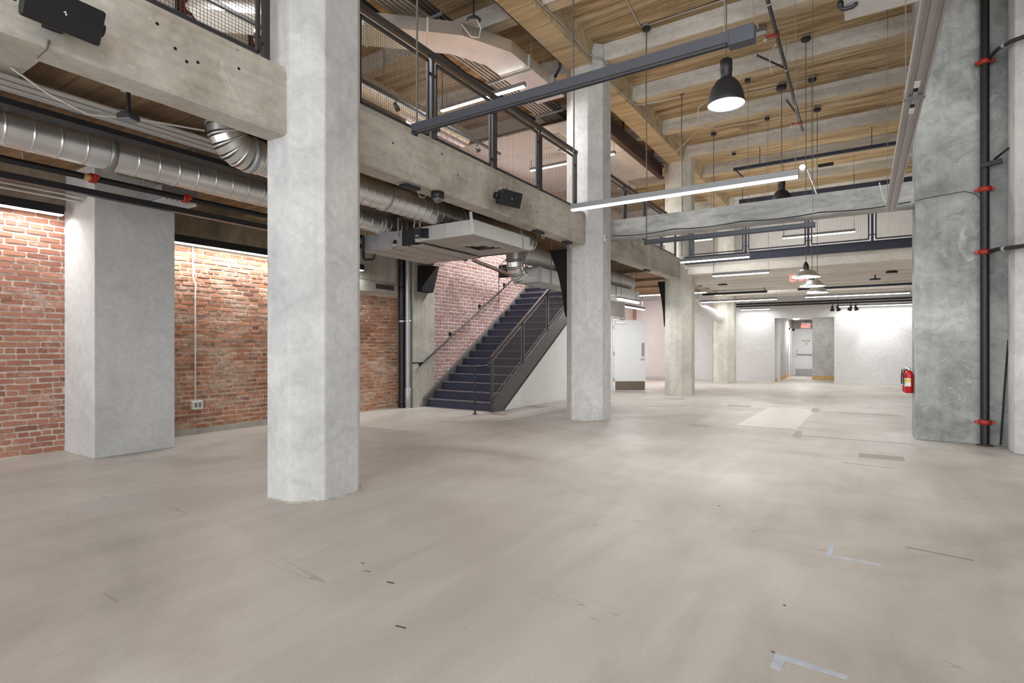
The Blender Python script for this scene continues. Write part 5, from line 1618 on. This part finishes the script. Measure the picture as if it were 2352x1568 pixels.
def exit_sign(label, x, y, z, w=0.30, h=0.20, rot=0.0, top=None):
    t = thing('exit_sign', label, 'sign', (x, y, z), 'red illuminated exit signs')
    t.rotation_euler = (0, 0, rot)

    def put(mb, name_, mat):
        me_o = mb.build(name_, mat, None)
        me_o.parent = t
        return me_o
    o = put(MB().box(-w / 2, w / 2, -0.012, 0.012, 0, h), 'panel', M['exit_face'])
    o = put(MB().box(-w / 2 - 0.02, w / 2 + 0.02, -0.04, 0.04, h, h + 0.05), 'canopy', M['galv_light'])
    cu = bpy.data.curves.new('lettering', 'FONT')
    cu.body = 'EXIT'
    cu.size = h * 0.98
    cu.align_x, cu.align_y = 'CENTER', 'CENTER'
    cu.extrude = 0.002
    cu.offset = 0.004
    cu.materials.append(M['exit'])
    tmp = bpy.data.objects.new('lettering_curve', cu)
    COL.objects.link(tmp)
    bpy.context.view_layer.update()
    me = bpy.data.meshes.new_from_object(tmp.evaluated_get(bpy.context.evaluated_depsgraph_get()))
    me.name = 'lettering'
    bpy.data.objects.remove(tmp)
    f = bpy.data.objects.new('lettering', me)
    COL.objects.link(f)
    f.parent = t
    f.location = (0, -0.015, h * 0.47)
    f.rotation_euler = (rad(90), 0, 0)
    if top:
        put(MB().tube([(0, 0, h + 0.05), (0, 0, top - z)], 0.008, 6), 'stem', M['black'])
    return t


exit_sign('exit sign behind the barn pendants under the rear gallery', -1.36, 15.9, 3.0, 0.36, 0.24, 0, 3.46)
exit_sign('exit sign on the back wall beside farthest column', -4.1, 22.2, 2.62, 0.3, 0.2, rad(-62), 3.45)
exit_sign('exit sign above the rear exit door in the corridor', -2.17, 28.6, 2.17, 0.34, 0.22, 0, 2.55)
cdl = thing('corridor_lamp', 'round bright lamp on the corridor ceiling', 'lamp', (-2.4, 26.6, 2.5))
MB().lathe([(0.0, -0.05), (0.10, -0.045), (0.14, -0.02), (0.15, 0.0)], (-2.4, 26.6, 2.55), 20).build('diffuser', M['light'], cdl)
area('lamp_light', (-2.2, 26.6, 2.45), 0.25, 0.25, 45, (0, 0, -1), (1, 0.97, 0.93), cdl)
cdl = thing('corridor_lamp', 'unseen round lamp added inside the corridor doorway to brighten the grey panel', 'lamp', (-1.7, 23.7, 2.5))
MB().lathe([(0.0, -0.05), (0.10, -0.045), (0.14, -0.02), (0.15, 0.0)], (-1.7, 23.7, 2.55), 20).build('diffuser', M['light'], cdl)
area('lamp_light', (-1.7, 23.7, 2.45), 0.25, 0.25, 20, (0, 0.5, -1), (1, 0.98, 0.95), cdl)  # added lamp, out of view above the header, brightens the trowelled panel

# tracks and track spots by the back wall
for k, (x0, x1, y, z, lb) in enumerate(((-4.65, -2.6, 19.5, 3.1, 'black track bar under rear gallery before the farthest column'), (-1.7, 1.3, 19.3, 3.1, 'navy track bar under rear gallery near the pier'))):
    t = thing('lamp_track', lb, 'track', ((x0 + x1) / 2, y, z), 'track bars under the rear gallery')
    MB().box(x0, x1, y - 0.03, y + 0.03, z, z + 0.07).build('bar', M['navy' if k else 'black'], t)
    for x in (x0 + 0.15, x1 - 0.08):
        MB().tube([(x, y, z + 0.06), (x, y, 3.46)], 0.012, 6).build('hanger_rod', M['black'], t)
for k, (z, y) in enumerate(((2.93, 22.0), (2.84, 21.9))):
    t = thing('black_pipe', ('upper' if k == 0 else 'lower') + ' black pipe running along the top of the back wall', 'pipe', (-0.5, y, z))
    MB().tube([(-4.0, y, z), (3.0, y, z)], 0.035, 10).build('pipe', M['black'], t)
    for x in (-3.5, -1.2, 1.2):
        MB().tube([(x + 0.1 * k, y, z), (x + 0.1 * k, y, 3.47)], 0.006, 6).build('hanger_rod', M['galv_dull'], t)
GS = 'black track spotlights by the back wall'
for k, (x, tl) in enumerate(((-0.86, (0, 0.1)), (-0.69, (0.35, 0.2)), (-0.33, (-0.4, 0.3)), (-0.17, (0.3, 0.1)))):
    t = thing('track_spotlight', ('first black track spotlight from the left on the back wall track', 'second black track spotlight from the left, tipped to the right', 'third black track spotlight from the left, tipped to the left', 'rightmost black track spotlight on the back wall track')[k],
              'lamp', (x, 21.8, 2.6), GS)
    MB().tube([(x, 21.9, 2.804), (x, 21.86, 2.77), (x, 21.8, 2.70)], 0.012, 8).build('stem', M['black'], t)
    ax = Vector((-tl[0], -tl[1] - 0.3, 1)).normalized()
    MB().lathe([(0.0, 0.09), (0.035, 0.085), (0.04, 0.03), (0.075, -0.08), (0.068, -0.08), (0.0, -0.05)], (x, 21.8, 2.65), 16, ax).build('head', M['blacksoft'], t)
    MB().bar((x - 0.05, 21.8, 2.72), (x + 0.05, 21.8, 2.72), 0.02, 0.01).build('yoke', M['black'], t)
sp = bpy.data.lights.new('lamp_light', 'SPOT')
sp.energy, sp.spot_size, sp.spot_blend, sp.shadow_soft_size = 60, rad(60), 0.8, 0.05
o = bpy.data.objects.new('lamp_light', sp)
COL.objects.link(o)
o.location = (0.2, 21.6, 2.6)
o.rotation_euler = (Vector((0.55, YB, 1.3)) - o.location).to_track_quat('-Z', 'Y').to_euler()

# small lamps in the aisle beyond the second column
t = thing('linear_pendant', 'lit linear lamp high in the aisle above the open white door', 'lamp', (-7.0, 18.9, 2.75), 'linear lamps under the rear gallery')
MB().box(-7.04, -6.96, 17.6, 20.3, 2.76, 2.82).build('housing', M['black'], t)
MB().box(-7.035, -6.965, 17.61, 20.29, 2.72, 2.76).build('diffuser', M['light'], t)
for y in (17.8, 20.1):
    MB().tube([(-7.0, y, 2.81), (-7.0, y, 3.56)], 0.005, 6).build('suspension_cable', M['wirecable'], t)
area('lamp_light', (-7.0, 18.95, 2.7), 0.07, 2.6, 200, (0, 0.3, -1), (1, 0.99, 0.98), t)
pp, qq = at(1420, 686, X=-5.25), at(1466, 692, X=-5.25)
t = thing('linear_pendant', 'short lit lamp below the flat duct past the second column', 'lamp', (-5.25, 13, 2.7), 'linear lamps under the rear gallery')
MB().box(-5.29, -5.21, pp.y, qq.y, pp.z + 0.02, pp.z + 0.06).build('housing', M['fixture_grey'], t)
MB().box(-5.285, -5.215, pp.y + 0.01, qq.y - 0.01, pp.z - 0.03, pp.z + 0.02).build('diffuser', M['light'], t)
for y in (pp.y + 0.2, qq.y - 0.2):
    MB().tube([(-5.25, y, pp.z + 0.05), (-5.25, y, 3.56)], 0.005, 6).build('suspension_cable', M['wirecable'], t)
area('lamp_light', (-5.25, (pp.y + qq.y) / 2, pp.z - 0.05), 0.07, qq.y - pp.y, 40, (0, 0, -1), (1, 0.99, 0.98), t)
# conduits above the ribbed duct, and the pale diffuser frame by the third column
cable_path('upper steel conduit above the ribbed duct', [(-4.75, 9.3, 3.42), (-4.75, 15.3, 3.42)], 0.022)
cable_path('lower steel conduit above the ribbed duct', [(-4.85, 9.3, 3.36), (-4.85, 15.2, 3.36)], 0.022)
cable_path('white cable loop below the air unit beside the gored elbow', [at(1165, 592, X=-5.9), at(1152, 605, X=-5.9), at(1152, 616, X=-5.9), at(1160, 618, X=-5.9)], 0.008, 'whitecable', 'cable', 'cable')

# black steel brackets behind the second and third columns, and a thermostat
for k, (y, lb) in enumerate(((9.38, 'black tapered steel bracket on the aisle side of the second column'), (15.44, 'black tapered steel bracket on the aisle side of the third column'))):
    t = thing('steel_bracket', lb, 'bracket', (-4.7, y, 1.9), 'black tapered column brackets')
    s_ = 1.0 if k == 0 else 0.55
    poly = [(-4.667, 1.9), (-4.667, 3.168)] + [(-4.667 - q * s_, z) for q, z in ((0.35, 3.168), (0.26, 2.95), (0.16, 2.7), (0.08, 2.35), (0.03, 2.0))]
    MB().prism(poly, y - 0.22, y - 0.17, 'y').build('web', M['void'], t)
    MB().box(-4.69, -4.666, y - 0.17, y - 0.03, 1.9, 3.1).build('flange', M['black'], t)
t = thing('thermostat', 'small white thermostat on the second column below the cross beam', 'thermostat', (-3.93, 9.3, 3.24))
MB().box(-3.936, -3.915, 9.24, 9.34, 3.25, 3.37).build('case', M['label_white'], t, 0.004)
MB().box(-3.915, -3.913, 9.265, 9.315, 3.31, 3.35).build('display', M['fixture_grey'], t)
